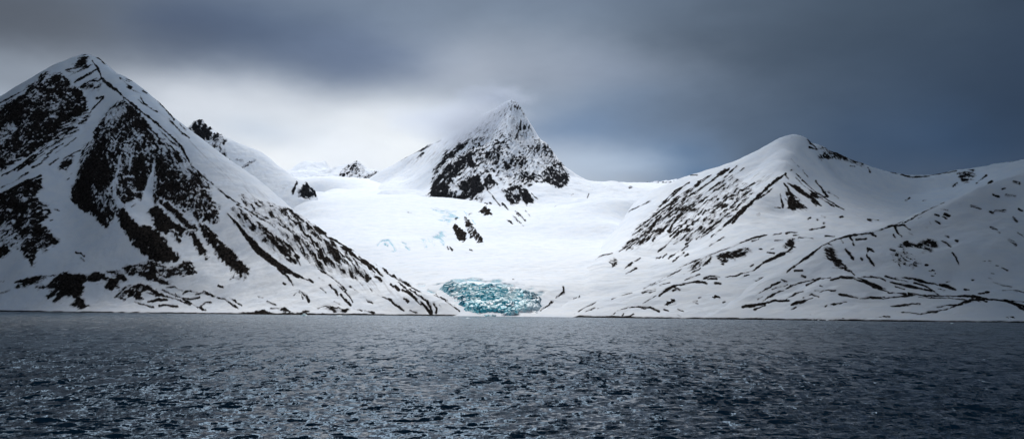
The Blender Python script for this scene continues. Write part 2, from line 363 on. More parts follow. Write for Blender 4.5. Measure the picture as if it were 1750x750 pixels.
 ('S', .6, [1,2.4,2.8,1.4], [(500,400),(525,420),(540,442),(549,455)]), ('S', .5, 1.2, [(515,402),(540,428),(562,452)]), ('S', .4, 1.0, [(535,398),(560,418),(588,440)]), ('S', .4, .9, [(545,400),(572,428),(590,444)]),
 ('S', .5, 1.4, [(543,458),(560,470),(578,482),(592,496)]), ('S', .3, .9, [(525,442),(552,462),(582,486)]), ('S', .4, 1.4, [(555,440),(567,452)]), ('S', .5, 1.6, [(580,443),(590,455)]), ('S', .4, 1.0, [(596,440),(602,448)]),
 ('S', .4, .9, [(412,352),(440,368),(470,388)]), ('S', .5, 1.4, [(405,350),(425,360),(448,375)]), ('S', .4, .8, [(440,352),(475,375),(505,402)]), ('S', .4, .8, [(462,352),(498,378),(520,398)]),
 ('P', -.18, -42, 2.4, 8, [(410,335),(470,350),(520,372),(560,408),(600,440),(640,470),(625,480),(580,470),(540,455),(510,430),(470,385),(430,360)]),
 ('S', .6, [2.4,3], [(526,476),(535,482)]), ('S', .4, 1.3, [(545,474),(554,480)]), ('S', .8, [2.2,3.4,2.2], [(563,486),(572,495),(577,504)]), ('S', .6, 1.6, [(547,491),(557,500)]), ('S', .7, [1,2.2,2.6,1.6], [(577,487),(590,499),(598,507),(602,515)]),
 ('S', .9, [2.6,4.2,3.4], [(583,503),(591,513),(599,521)]), ('S', .6, 1.1, [(571,515),(586,523)]), ('S', .8, [1,1.8,3,2], [(543,526),(558,522),(575,527),(592,531)]), ('P', .7, -20, 4, 2, [(560,525),(580,524),(593,530),(590,535),(575,538),(567,532)]),
 ('P', .85, -25, 4, 2, [(479,527),(485,524),(492,529),(497,532),(488,532)]), ('S', .5, 1.3, [(518,532),(528,531)]), ('S', .3, 1, [(457,515),(472,521)]), ('S', .4, 1.2, [(463,526),(476,527)]), ('S', .6, [1.6,1], [(400,513),(411,521)]), ('S', .3, .8, [(440,506),(449,508)]),
 ('S', .6, 2.0, [(438,533),(452,532),(458,533)]), ('S', .5, 1.1, [(403,535),(450,534.5),(500,535),(560,537)]),
 ('S', .7, [1,2,2.6,1.6], [(583,421),(606,437),(628,453),(641,466)]), ('S', .7, [1,2,2.8,2.4], [(613,438),(630,451),(643,461),(653,471)]), ('S', .4, .9, [(600,424),(615,433)]), ('S', .4, .9, [(619,432),(633,443)]), ('S', .9, [1.2,2.2,2.4], [(638,445),(650,454),(662,465)]),
 ('S', .8, 1.8, [(672,470),(683,480)]), ('S', .5, 1, [(683,476),(702,488)]), ('S', .8, [1.4,2.8,2], [(639,472),(648,476),(652,480)]), ('S', .7, 1.8, [(668,486),(672,490)]), ('S', .7, 1.9, [(676,489),(682,495)]), ('S', .5, 1.2, [(608,474),(614,482),(620,488)]), ('S', .4, 1.1, [(628,487),(637,498)]),
 ('S', .6, [1,1.6,1.6,1.4], [(680,481),(695,494),(706,504),(722,517)]), ('S', .7, [1.5,3,3,1.6], [(688,495),(700,501),(710,511),(719,521)]), ('S', .7, 2.4, [(691,509),(698,515)]), ('S', .8, [1.2,1.6,2.6,3,2.6], [(700,494),(715,504),(729,514),(735,522),(738,534)]), ('S', .8, [1.4,2.6,2.6], [(718,514),(728,525),(737,536)]), ('S', .8, [1.2,2.4,2.4], [(741,518),(746,526),(746,534)]),
 ('S', .9, [1.4,2.6,3,2.4,1.4], [(657,508),(668,513),(677,521),(684,527),(689,530)]), ('S', .5, 1.1, [(645,505),(655,508)]), ('S', .5, [.8,1.3,1.3,.8], [(598,489),(618,503),(630,514),(637,518)]), ('S', .5, 1, [(750,521),(754,524)]), ('S', .35, [.6,1,1.3,1.6], [(742,503),(760,513),(772,522),(785,531)]), ('S', .4, 1, [(700,530),(712,533)]), ('S', .4, 1, [(622,531),(640,534)]), ('S', .4, .9, [(605,527),(618,531)]),
 ('S', .3, .7, [(660,466),(690,483),(720,500)]),
]
# far peak behind the left slope, the distant pair, the horn
P_B = [
 ('P', .35, -50, 4, 1.6, [(322,224),(333,209),(340,206),(350,210),(358,220),(362,228),(358,238),(350,246),(340,240),(328,230)]),
 ('P', .35, -50, 4, 1.8, [(330,222),(338,213),(346,222),(356,236),(350,245),(340,236)]),
 ('P', .02, 45, 3, 2, [(356,247),(366,231),(376,230),(386,240),(375,248),(362,256)]), ('S', .6, 2.2, [(382,244),(386,240)]),
 ('P', -.05, -55, 3, 2, [(366,262),(376,254),(386,262),(394,278),(388,280),(376,270)]), ('S', .2, 1.8, [(384,270),(392,278)]), ('S', -.1, 1.4, [(414,286),(424,280),(436,273)]),('S', -.25, 1.2, [(405,274),(415,275)]),
 ('P', .75, -50, 4, 1.5, [(510,328),(518,320),(523,312),(529,322),(536,331),(538,337),(522,338),(513,335)]), ('S', .5, 1.7, [(500,328),(504,318),(507,312)]), ('S', -.1, 1.4, [(480,320),(487,322)]), ('S', .5, 1.4, [(519,307),(530,320),(539,332)]), ('S', .2, 1.2, [(500,332),(502,324)]),
]
P_C = [
 ('P', -.16, 60, 2.2, 1.6, [(582,300),(590,287),(605,279),(615,282),(622,292),(612,296),(600,300),(590,308)]), ('P', -.1, 40, 2.2, 2, [(606,315),(615,303),(632,302),(640,310),(630,314),(618,316)]), ('S', .5, 2.0, [(580,312),(588,299)]), ('P', -.1, 50, 3, 2, [(630,300),(642,293),(650,294),(640,303)]),
]
P_D = [
 ('P', .62, 40, 4, 1.6, [(733,332),(737,322),(745,310),(752,300),(765,287),(780,278),(793,268),(803,262),(806,272),(810,280),(815,295),(813,300),(803,290),(795,282),(787,290),(785,300),(775,305),(770,318),(765,330),(772,338),(760,344),(745,341)]),
 ('P', .35, 45, 4, 2.0, [(737,293),(745,287),(752,278),(760,265),(772,255),(790,243),(802,236),(805,243),(790,252),(780,262),(765,272),(755,288),(748,298),(741,300)]),
 ('P', .5, 35, 3.5, 2, [(780,322),(790,313),(803,308),(810,302),(818,300),(821,312),(829,322),(828,328),(815,331),(808,338),(795,342),(780,346),(770,344),(790,330)]),
 ('P', .4, 60, 3.5, 1.8, [(827,305),(840,301),(851,315),(850,320),(835,323),(827,316)]),
 ('P', .3, -55, 3, 1.8, [(858,327),(875,318),(890,318),(900,325),(905,335),(912,346),(900,348),(890,340),(880,348),(872,347),(864,335)]),
 ('P', -.27, 50, 2.6, 2.0, [(800,240),(830,236),(862,234),(880,230),(900,236),(935,255),(955,282),(972,301),(965,313),(945,311),(930,301),(905,313),(885,316),(860,312),(840,302),(820,312),(800,332),(770,343),(735,339),(740,300),(760,270)]),
 ('P', -.30, 75, 2.0, 3.0, [(862,190),(875,172),(885,178),(897,200),(910,232),(932,245),(955,280),(930,275),(900,250),(870,238)]),
 ('P', -.42, 50, 2.4, 3.0, [(780,250),(810,222),(840,195),(862,190),(862,235),(830,238),(800,245)]),
 ('P', .10, -55, 3, 1.8, [(930,296),(945,284),(958,278),(973,301),(966,316),(950,319),(940,311),(915,311),(905,305)]),
 ('P', .25, 50, 3, 1.8, [(860,280),(878,270),(893,268),(900,280),(890,288),(870,292)]), ('P', .15, 50, 3, 1.8, [(825,268),(845,255),(858,262),(848,285),(830,285)]),
 ('S', .2, 2.0, [(846,262),(830,275),(815,290)]), ('S', .2, 1.8, [(866,237),(850,247),(838,258)]), ('S', .1, 2, [(880,300),(900,302),(930,300)]), ('S', .5, 2.4, [(903,318),(908,316)]), ('S', .2, 1.5, [(890,205),(889,222),(880,240)]),
 ('S', .5, [.8,1.3,.9], [(835,327),(848,343),(855,352)]), ('S', .4, .9, [(858,347),(868,358)]), ('S', .5, [1.6,2,1.4], [(858,324),(868,340),(876,348)]), ('S', .3, 1, [(908,330),(918,338)]),
 ('S', .5, 1.4, [(829,348),(832,349)]), ('S', .5, 1.2, [(837,347),(839,348)]),
 ('S', -.1, 1.2, [(686,274),(700,265),(720,256),(752,240)]), ('S', .1, 1.4, [(713,270),(724,261)]),
 ('S', -.1, 1.2, [(945,362),(950,352)]), ('S', .1, 1.1, [(956,361),(959,357)]), ('S', .1, 1.1, [(970,360),(974,356)]), ('S', 0, 1.2, [(996,357),(999,350)]), ('S', -.1, 1, [(1004,338),(1007,331)]),('S', -.1, 1, [(976,334),(980,332)]), ('S', .1, 1.2, [(1076,320),(1080,319)]),
 ('P', -.2, 50, 3, 1.6, [(812,338),(824,330),(828,338),(820,346)]),
]
P_N = [
 ('S', .7, [1.2,2.2,1.2], [(866,374),(872,378),(876,382)]), ('S', .6, [.8,1.6,1.8], [(877,368),(888,380),(895,386)]), ('S', .4, .9, [(884,362),(898,377)]), ('S', .3, .8, [(898,360),(906,368)]), ('S', .3, .7, [(880,360),(886,368)]),
 ('S', .7, 1.3, [(764,422),(767,426)]), ('S', .7, 1.3, [(769,423),(773,428)]), ('S', .4, .9, [(795,430),(797,432)]), ('S', .4, .9, [(803,428),(808,430)]), ('S', .3, .8, [(779,375),(781,372)]),
 ('S', .7, 1.6, [(924,530),(938,521)]), ('S', .8, 2.2, [(938,520),(945,515)]), ('S', .7, 1.6, [(950,510),(955,506)]), ('S', .8, [1.5,2.2], [(956,504),(963,500)]), ('S', .3, .8, [(963,490),(963,500)]), ('S', .2, 1.6, [(972,515),(986,508)]), ('S', .2, 1.2, [(978,516),(990,509)]), ('S', .2, .8, [(1020,477),(1024,476)]),
 ('S', .5, .7, [(876,477),(878,477)]), ('S', .3, .7, [(800,367),(806,364)]), ('S', .3, .8, [(697,363),(703,365)]), ('S', .5, .8, [(658,418),(662,420)]),
 ('S', .35, [.5,.9,1.1,1.4], [(744,503),(760,511),(772,520),(784,530)]),
]
P_F = [
 ('S', .3, .7, [(1073,362),(1092,353),(1112,343)]), ('S', .8, 1.3, [(1180,299),(1192,299)]), ('S', .5, [.8,1.4,1.2], [(1130,347),(1158,324),(1178,312)]), ('S', .8, [3,2.4,1.2], [(1127,353),(1133,348),(1140,343)]), ('S', .5, [1.5,1.8,1], [(1140,343),(1155,330),(1165,321)]),
 ('S', .5, 1.1, [(1112,371),(1150,346),(1190,318),(1216,298)]), ('S', .5, 1.1, [(1150,341),(1185,319),(1202,307)]), ('S', .6, 1.3, [(1193,311),(1215,299)]), ('S', .7, [1.2,2,2,1.6], [(1165,346),(1185,331),(1210,313),(1247,288)]), ('S', .7, 1.8, [(1226,298),(1240,290)]), ('S', .7, [1,1.5,1.3], [(1193,339),(1230,312),(1259,284)]),
 ('S', .5, 1.4, [(1160,371),(1195,346),(1236,317)]), ('S', .2, .8, [(1250,305),(1258,296),(1272,288)]), ('S', .4, .9, [(1200,369),(1240,341),(1280,322)]), ('S', .4, .9, [(1185,371),(1205,358)]), ('S', .5, 1.1, [(1240,370),(1262,352),(1282,335)]), ('S', .3, .9, [(1255,348),(1265,338)]), ('S', .2, .9, [(1280,318),(1300,308)]), ('S', .2, .9, [(1262,330),(1290,312)]),
 ('S', .4, 1.1, [(1080,396),(1110,375),(1140,352)]), ('S', .4, .9, [(1064,422),(1085,410),(1110,399)]), ('S', .4, 1.1, [(1058,430),(1090,409),(1106,402)]), ('S', .3, .8, [(1075,425),(1100,410)]),
 ('S', .9, [2,3.4,3,1.6], [(1107,399),(1114,388),(1120,380),(1130,371)]), ('S', .6, 1.6, [(1115,411),(1125,398),(1150,380)]), ('S', .6, 1.6, [(1133,392),(1150,375),(1175,358),(1187,349)]), ('S', .9, [3,3.6,2.4], [(1143,395),(1151,382),(1160,370)]), ('S', .7, [2.4,2,1.4,1], [(1145,404),(1165,388),(1185,372),(1207,357)]), ('S', .9, [1.4,3.4,3,1.4], [(1148,408),(1160,399),(1172,390),(1196,375)]), ('S', .6, [.8,1.4], [(1125,430),(1147,411)]), ('S', .4, .9, [(1165,395),(1182,384)]), ('S', .5, 1, [(1100,402),(1120,385)]),
 ('S', .8, [1.6,2.4,2.6,1.4], [(1190,409),(1210,393),(1230,378),(1243,368)]), ('S', .4, 1, [(1218,402),(1245,379)]), ('S', .6, 1.2, [(1202,404),(1218,392)]), ('S', .7, [1.2,3,3.4,3], [(1222,402),(1248,377),(1265,361),(1281,349)]), ('S', .6, 1.2, [(1215,405),(1240,384)]), ('S', .6, 1.4, [(1226,411),(1238,404)]), ('S', .2, .8, [(1212,420),(1226,411)]),
 ('P', -.12, 36, 2.4, 7, [(1066,425),(1085,395),(1130,358),(1180,325),(1200,330),(1190,347),(1150,382),(1120,402),(1095,420)]),
 ('P', -.28, 36, 2.4, 7, [(1140,400),(1190,350),(1250,300),(1285,325),(1250,368),(1200,405),(1160,410)]),
 ('S', .75, [1.6,2.6,3.4,4,4.2,3.4,3], [(1343,297),(1325,309),(1310,322),(1295,336),(1280,350),(1266,364),(1252,380)]),
 ('S', .4, 1.1, [(1320,322),(1290,345)]), ('S', .4, 1.0, [(1350,291),(1353,290)]),
 ('S', .7, [1.4,1], [(1171,418),(1183,409)]), ('S', .5, 1, [(1152,418),(1159,412)]), ('S', .6, 1.1, [(1166,427),(1176,419)]), ('S', .8, 1.5, [(1121,443),(1125,440)]), ('S', .8, 1.5, [(1133,439),(1139,434)]), ('S', .5, 1, [(1143,441),(1150,436),(1159,430)]), ('S', .5, 1, [(1150,447),(1169,432)]), ('S', .4, 1, [(1170,438),(1176,434)]), ('S', .2, .7, [(1127,441),(1131,438)]),
 ('S', .7, [1.2,1.8,1], [(1067,459),(1074,454),(1081,449)]), ('S', .6, 1.1, [(1069,468),(1087,458)]), ('S', .4, .9, [(1085,446),(1094,440)]), ('S', .6, [1.4,1.6,.8], [(997,448),(1008,443),(1018,442)]), ('S', .1, .8, [(1020,440),(1046,432)]), ('P', -.05, -50, 2.5, 1.6, [(1043,446),(1049,444),(1053,450),(1047,455)]),
 ('S', .7, 1.4, [(1342,300),(1348,306)]), ('S', .8, [1.6,2.2,3], [(1341,315),(1350,328),(1354,340)]), ('P', .75, -60, 3.5, 1.6, [(1345,325),(1352,328),(1362,340),(1372,350),(1379,358),(1365,356),(1358,360),(1347,356),(1346,340)]), ('S', .8, [1,2.2,3.2], [(1333,332),(1336,345),(1338,354)]), ('S', .6, 1.4, [(1324,355),(1334,355)]),
 ('S', .8, [2.2,2.8,1.8,1], [(1347,313),(1365,325),(1385,340),(1402,352)]), ('S', 1.0, [2.2,4.2,3.4,1.6], [(1358,317),(1376,330),(1390,341),(1404,352)]), ('S', .6, [1,1.4,1.6,.8], [(1360,304),(1380,322),(1400,338),(1426,353)]), ('S', .6, [1,1.4,1.2,.7], [(1371,308),(1395,329),(1420,345),(1442,358)]), ('S', .6, 1.3, [(1366,322),(1395,351)]), ('S', .7, [1.6,2.6,2.6], [(1394,310),(1404,322),(1414,336)]), ('S', .5, 1, [(1372,291),(1381,303)]), ('S', .3, .9, [(1415,327),(1433,338)]), ('S', .5, .9, [(1360,297),(1368,304)]), ('S', .6, 1.6, [(1386,333),(1402,338),(1412,336)]),
 ('S', .8, [1.2,1.8,1.2], [(1381,238),(1386,245),(1393,251)]), ('S', .6, 1.3, [(1383,252),(1396,256)]), ('P', .4, -20, 3, 1.8, [(1399,269),(1410,259),(1424,258),(1438,264),(1450,271),(1441,273),(1425,271),(1405,272)]), ('P', 0, -35, 3, 2, [(1402,252),(1415,253),(1445,266),(1475,280),(1470,284),(1450,276),(1425,262)]), ('S', .2, 1.4, [(1453,284),(1462,285)]), ('S', .4, 1.4, [(1483,287),(1487,294)]), ('S', .6, .9, [(1352,272),(1365,285)]), ('S', .3, 1.2, [(1400,254),(1412,252)]),
 ('S', .8, [.9,1.8,1.6], [(1522,294),(1540,299),(1560,303)]), ('S', .3, 1.1, [(1560,303),(1585,301),(1610,296),(1635,292)]), ('P', .15, 15, 3, 1.8, [(1638,303),(1648,294),(1664,293),(1666,300),(1656,303),(1662,307),(1648,311)]), ('S', .5, .9, [(1627,321),(1635,312)]), ('S', .3, 1.3, [(1668,313),(1676,307),(1686,299)]), ('S', .5, 1.4, [(1689,314),(1695,310)]), ('S', .4, 1.0, [(1700,279),(1725,276),(1752,271)]), ('S', .2, 1, [(1636,297),(1641,295)]),
 ('S', .4, 1.5, [(1548,343),(1555,338)]), ('S', .3, 1, [(1577,343),(1583,342)]), ('S', .8, 1.3, [(1483,375),(1501,376)]), ('S', .7, 1.6, [(1381,374),(1385,372)]), ('S', .5, 1.0, [(1396,375),(1398,376)]), ('S', .6, 1.1, [(1404,369),(1410,372)]), ('S', .2, 1.3, [(1436,371),(1440,370)]), ('S', .6, .9, [(1384,393),(1396,391),(1410,387)]), ('S', -.1, 1.4, [(1294,367),(1298,366)]), ('S', .4, .7, [(1407,381),(1409,381)]),
 ('S', .7, [1,1.8,2.4,1.4], [(1250,422),(1275,411),(1290,406),(1312,401)]), ('S', .5, 1.4, [(1285,412),(1297,409)]), ('S', .5, 1.3, [(1320,402),(1335,399)]), ('S', .6, 1.4, [(1343,399),(1352,397),(1364,397)]), ('S', .7, 1.6, [(1324,411),(1338,410)]), ('S', .5, 1, [(1357,402),(1366,401)]),
 ('P', .7, 30, 3.5, 2, [(1340,419),(1350,412),(1366,409),(1358,415),(1356,425),(1347,432),(1350,422)]), ('S', .75, [2.4,3.2,3.4,3,2.6,1.6,1.8], [(1352,426),(1340,432),(1325,440),(1303,450),(1287,462),(1266,468),(1252,473)]), ('S', .5, 1.3, [(1271,472),(1280,469)]), ('S', .6, 1, [(1366,406),(1378,405),(1390,407)]), ('S', .5, .9, [(1410,403),(1427,404)]),
 ('P', .40, 25, 3.2, 1.8, [(1226,437),(1240,431),(1262,427),(1275,422),(1285,428),(1270,435),(1255,440),(1245,440),(1236,452),(1231,443)]), ('S', .5, 1.6, [(1311,432),(1323,433)]), ('S', .4, 1.2, [(1317,427),(1323,424)]), ('S', .5, 1.2, [(1297,425),(1302,426)]), ('S', .3, 1, [(1282,455),(1288,452)]),
 ('S', .45, [.6,.8,1.1,1.4], [(1155,460),(1195,443),(1225,430),(1252,421)]), ('P', -.02, 35, 2.4, 4, [(1178,456),(1200,445),(1213,439),(1208,449),(1195,455),(1182,460)]), ('S', .4, 1, [(1168,468),(1182,461),(1196,455)]), ('S', .5, 1.2, [(1170,479),(1182,473),(1196,469)]), ('S', .0, .9, [(1100,493),(1135,474),(1165,460)]), ('S', .1, .8, [(1140,473),(1158,463)]), ('S', 0, .8, [(1112,488),(1150,472)]), ('S', .2, 1.1, [(1128,487),(1145,483)]), ('S', .3, 1.1, [(1180,468),(1197,458)]),
 ('S', .9, [3.4,3.6,2.6,2.2,2.4,1.4], [(1127,505),(1137,496),(1155,488),(1180,483),(1200,481),(1208,484)]), ('S', .5, 2.0, [(1150,490),(1162,495)]), ('S', .3, 1.4, [(1150,497),(1155,495)]), ('S', .5, [.6,1.2,1.2], [(1098,519),(1110,512),(1122,505)]), ('S', .3, 1.0, [(1045,511),(1062,504),(1080,500)]), ('S', .4, 1.4, [(1060,515),(1067,512),(1074,513)]), ('S', .2, 1.2, [(1097,500),(1108,497),(1120,494)]), ('S', .2, 1.2, [(1110,500),(1120,497)]), ('S', .6, 1.0, [(1068,525),(1077,521)]), ('S', .6, 1.1, [(1022,527),(1032,523)]), ('S', .2, 1, [(980,537),(998,526),(1018,516)]), ('S', .2, 1, [(1000,533),(1016,525)]),('S', .3, 1.1, [(1000,541),(1004,539)]),
 ('S', .9, [1,2,2,2.2,2.6], [(1050,532),(1072,526),(1090,524),(1112,526),(1126,532)]), ('S', .6, 1.6, [(1096,527),(1104,528)]), ('S', .7, [2.2,1.2], [(1071,541),(1083,536)]), ('S', .6, 1.2, [(1063,539),(1066,535)]), ('S', .7, 1.1, [(1043,541),(1052,533)]),
 ('S', .8, [1.8,2.2,1.4], [(1138,519),(1144,515),(1153,514)]), ('S', .3, 1.5, [(1203,475),(1213,472),(1230,473)]), ('S', .2, .9, [(1210,476),(1225,476)]), ('S', .3, 1.5, [(1185,515),(1191,513)]), ('S', .5, 1.2, [(1194,509),(1198,507)]), ('S', .4, 1, [(1189,518),(1192,519)]), ('S', .4, .9, [(1158,527),(1168,531)]), ('S', .3, .9, [(1136,529),(1142,531)]), ('S', .3, .9, [(1158,537),(1164,540)]), ('S', .4, .9, [(1220,535),(1236,535)]), ('S', .5, 1.0, [(1236,537),(1248,536)]), ('S', .3, .9, [(1237,528),(1243,527)]), ('S', .4, 1.2, [(1236,517),(1239,516)]),
 ('S', .6, 1.5, [(1240,474),(1249,473)]), ('P', .0, 12, 2.6, 2.5, [(1288,479),(1298,475),(1314,474),(1310,480),(1298,480)]), ('S', .2, .9, [(1222,483),(1232,484)]),
]
P_G = [
 ('S', .9, [1.2,2.2,2.8,2.6,2.4,2.4,2,1.6], [(1345,464),(1365,450),(1381,438),(1400,424),(1418,413),(1440,405),(1470,400),(1492,397)]), ('S', .5, 1, [(1356,455),(1372,444),(1388,434)]), ('P', .85, -55, 3.5, 1.6, [(1410,424),(1424,424),(1431,438),(1438,449),(1447,456),(1430,456),(1420,446),(1411,440)]), ('S', .3, 1.4, [(1423,456),(1440,459)]), ('S', .6, [1.6,2.6,2.6], [(1443,461),(1455,464),(1460,470)]), ('S', .7, [1.6,3,2], [(1453,405),(1457,413),(1459,419)]), ('S', .6, [1.4,2.6,2.4], [(1445,425),(1452,434),(1458,442)]), ('S', .4, 2, [(1413,414),(1423,420)]), ('S', .4, 1.8, [(1437,410),(1441,415)]),
 ('S', .8, [1.6,1.8,2.6,1.8], [(1484,427),(1481,436),(1488,446),(1494,453)]), ('S', .3, 2, [(1483,425),(1493,430)]), ('S', .6, 1.5, [(1472,442),(1474,444)]), ('S', .6, [1.6,2.2], [(1359,463),(1371,462)]), ('S', .5, 1.4, [(1370,471),(1377,473)]), ('S', .2, 1.6, [(1463,410),(1480,408)]), ('S', .7, 1.7, [(1487,397),(1496,404)]),
 ('S', .5, .9, [(1495,396),(1520,387),(1545,378)]), ('S', .7, [.8,1.3,1.3,.8], [(1540,383),(1560,372),(1580,362),(1612,346)]), ('S', .5, 1, [(1598,352),(1614,344)]), ('S', .9, [1.4,2.2,1.8,1.2], [(1513,389),(1530,385),(1545,385),(1556,393)]), ('S', .8, [2.6,3,2], [(1530,389),(1534,397),(1541,404)]), ('S', .5, 1.4, [(1527,400),(1530,405)]), ('S', .3, 1.2, [(1553,398),(1560,402)]), ('S', .4, 1.1, [(1569,373),(1575,371)]), ('S', .3, 1, [(1545,381),(1560,373)]),
 ('S', .9, 3.0, [(1522,426),(1529,428)]), ('P', .45, 10, 3.5, 1.8, [(1535,421),(1548,412),(1560,417),(1572,416),(1585,409),(1600,414),(1603,421),(1590,423),(1592,428),(1580,428),(1578,422),(1565,423),(1555,420),(1545,426)]), ('P', -.22, 60, 2.4, 1.3, [(1523,433),(1550,430),(1572,448),(1560,456),(1545,452),(1528,444)]), ('S', .6, 1.6, [(1536,450),(1539,457)]), ('S', .6, 1.5, [(1581,453),(1585,453)]), ('S', .5, 1.2, [(1588,463),(1591,464)]), ('S', .5, 1.2, [(1593,462),(1596,463)]), ('S', .6, 1.4, [(1592,471),(1596,472)]), ('S', .4, 1, [(1597,468),(1598,468)]),
 ('S', .7, 1.2, [(1607,357),(1620,358)]), ('S', .9, 2.8, [(1614,366),(1623,369)]), ('S', .7, 1.6, [(1598,367),(1604,369)]), ('S', .6, 1.1, [(1611,370),(1618,374)]), ('S', .9, [3,2.4], [(1600,378),(1607,383)]), ('S', .7, 1.8, [(1589,379),(1591,383)]), ('S', .3, .9, [(1582,389),(1586,390)]), ('S', .8, [1.6,2.6,1.6], [(1608,411),(1617,414),(1625,422)]), ('S', .1, 2, [(1615,402),(1621,404)]), ('S', .4, [1.6,2,1], [(1628,432),(1634,441),(1639,452)]), ('S', .8, 1.8, [(1633,411),(1636,412)]), ('S', .6, 2.2, [(1697,333),(1706,336)]), ('S', .7, 1.8, [(1713,323),(1717,322)]), ('S', .2, 2.4, [(1732,310),(1742,314)]), ('S', -.1, 2.4, [(1720,333),(1735,336)]), ('S', -.15, 2.2, [(1660,352),(1675,357)]), ('S', -.1, 2.6, [(1700,361),(1718,360)]), ('S', .1, 2, [(1692,362),(1697,363)]), ('S', -.1, 2.8, [(1693,388),(1702,393),(1708,398)]), ('S', .3, 3, [(1732,371),(1738,378)]), ('S', .5, 2.4, [(1741,356),(1746,359)]), ('S', .3, 2.2, [(1740,398),(1750,405)]), ('S', -.1, 2.8, [(1725,409),(1736,418)]), ('S', .7, 2, [(1680,446),(1684,446)]), ('S', -.2, 1.8, [(1690,447),(1693,447)]), ('S', .6, [1,1.5], [(1712,457),(1722,462)]), ('S', .3, 1.4, [(1694,467),(1699,468)]), ('S', .6, 1.4, [(1690,475),(1696,477)]), ('S', .0, 1.3, [(1697,482),(1712,486),(1728,490)]), ('S', .7, 1.2, [(1697,482),(1705,484)]), ('S', .3, 1, [(1662,478),(1664,478)]), ('S', .3, 1, [(1702,454),(1706,454)]), ('S', .3, 1.2, [(1714,496),(1728,496)]), ('S', .7, 1.4, [(1731,496),(1742,497),(1752,500)]), ('S', .5, 1.2, [(1733,499),(1740,499)]), ('S', .4, 1, [(1648,494),(1655,495)]), ('S', .5, 2.0, [(1672,502),(1681,501)]), ('S', .5, 1.1, [(1618,482),(1623,481)]), ('S', .5, 1.2, [(1685,499),(1690,499)]), ('S', .3, 1.5, [(1755,365),(1765,370)]),
 ('S', .9, [.8,2.6,2.8,2.8,2.6,2,1.2], [(1420,478),(1437,473),(1455,475),(1478,482),(1496,490),(1508,495),(1520,498)]), ('S', .7, [1.6,1.6,1.2], [(1466,475),(1488,483),(1514,494)]), ('S', .6, 1.2, [(1472,473),(1500,474)]), ('S', .6, 1.7, [(1488,472),(1502,474),(1513,479)]), ('S', .7, [2.2,2.4,1], [(1513,472),(1530,477),(1552,481)]), ('S', .9, [1.4,2.8,3.2,2], [(1522,482),(1545,487),(1570,492),(1592,497)]), ('S', .5, 1.3, [(1530,489),(1546,494)]), ('S', .8, [2,2.2,1], [(1562,477),(1580,482),(1602,486)]), ('S', .6, [1.2,1.6,1.4], [(1562,484),(1585,491),(1604,504)]), ('S', .8, [2.2,3,2], [(1606,486),(1620,489),(1633,495)]), ('S', .5, 1.3, [(1604,493),(1614,497)]), ('S', .3, 1, [(1530,474),(1565,476)]), ('S', .5, 1.4, [(1518,500),(1535,501),(1548,502)]),
 ('S', .8, [1.6,2,1.6,2,2.2,1.6,1.6], [(1484,509),(1510,510),(1538,506),(1560,504),(1590,505),(1630,506),(1665,506)]), ('S', .8, 2.6, [(1553,501),(1582,505)]), ('S', .5, 1.1, [(1570,508),(1620,509),(1652,512)]), ('S', .8, [1.4,2.4,1.6], [(1642,519),(1660,512),(1682,513)]), ('S', .7, [1.6,2,1.2], [(1660,506),(1680,509),(1695,512)]), ('S', .5, 1.1, [(1668,509),(1686,516)]), ('S', .5, 1.1, [(1660,508),(1676,516)]), ('S', .6, [.9,1.4,2,1.6], [(1692,511),(1718,514),(1737,521),(1755,533)]), ('S', .5, 1.3, [(1712,513),(1752,516)]), ('S', .8, 2.4, [(1728,515),(1752,523)]), ('S', .9, 3, [(1750,524),(1780,540)]),
 ('S', .8, [.9,2,2,1.6,1.6], [(1564,539),(1585,534),(1610,530),(1630,524),(1645,518)]), ('S', .7, 2, [(1602,525),(1618,521),(1635,521)]), ('S', .7, [1.4,2,2.2,1.4], [(1488,528),(1515,524),(1545,521),(1572,519)]), ('S', .6, 1.3, [(1488,534),(1505,530),(1525,528)]), ('S', .7, 1.5, [(1497,542),(1508,540),(1520,541)]), ('S', .9, [1.4,2.2,1.4], [(1721,542),(1728,541),(1736,543)]), ('S', .9, [2.4,2.8], [(1446,534),(1455,533)]), ('S', .7, [1.2,1.8,1.4], [(1428,545),(1455,542),(1482,543)]), ('S', .6, 1.4, [(1454,537),(1478,533)]), ('S', .5, 1.2, [(1465,532),(1480,534)]), ('S', .5, 1.2, [(1480,530),(1500,526)]), ('S', .4, 1.8, [(1420,521),(1432,519),(1446,516)]), ('S', .7, 1.6, [(1410,523),(1413,521)]), ('S', .8, [1.8,2,1.4], [(1434,503),(1450,506),(1466,509)]), ('S', .8, [1.3,1.8,1.5], [(1470,510),(1490,508),(1512,508)]), ('S', .8, [1.6,2.8,2], [(1401,499),(1415,495),(1428,496)]), ('S', .3, 1.4, [(1393,496),(1400,496)]), ('S', .5, 1.6, [(1401,488),(1406,490)]), ('S', .2, 1, [(1500,532),(1545,533),(1570,536)]), ('S', .4, 1.1, [(1383,537),(1386,538)]), ('S', .4, 1.1, [(1392,539),(1395,538)]), ('S', .6, 1.2, [(1412,540),(1416,539)]), ('S', .3, .9, [(1480,538),(1500,533)]),
 ('S', .6, 1.0, [(1437,456),(1445,458)]),
]
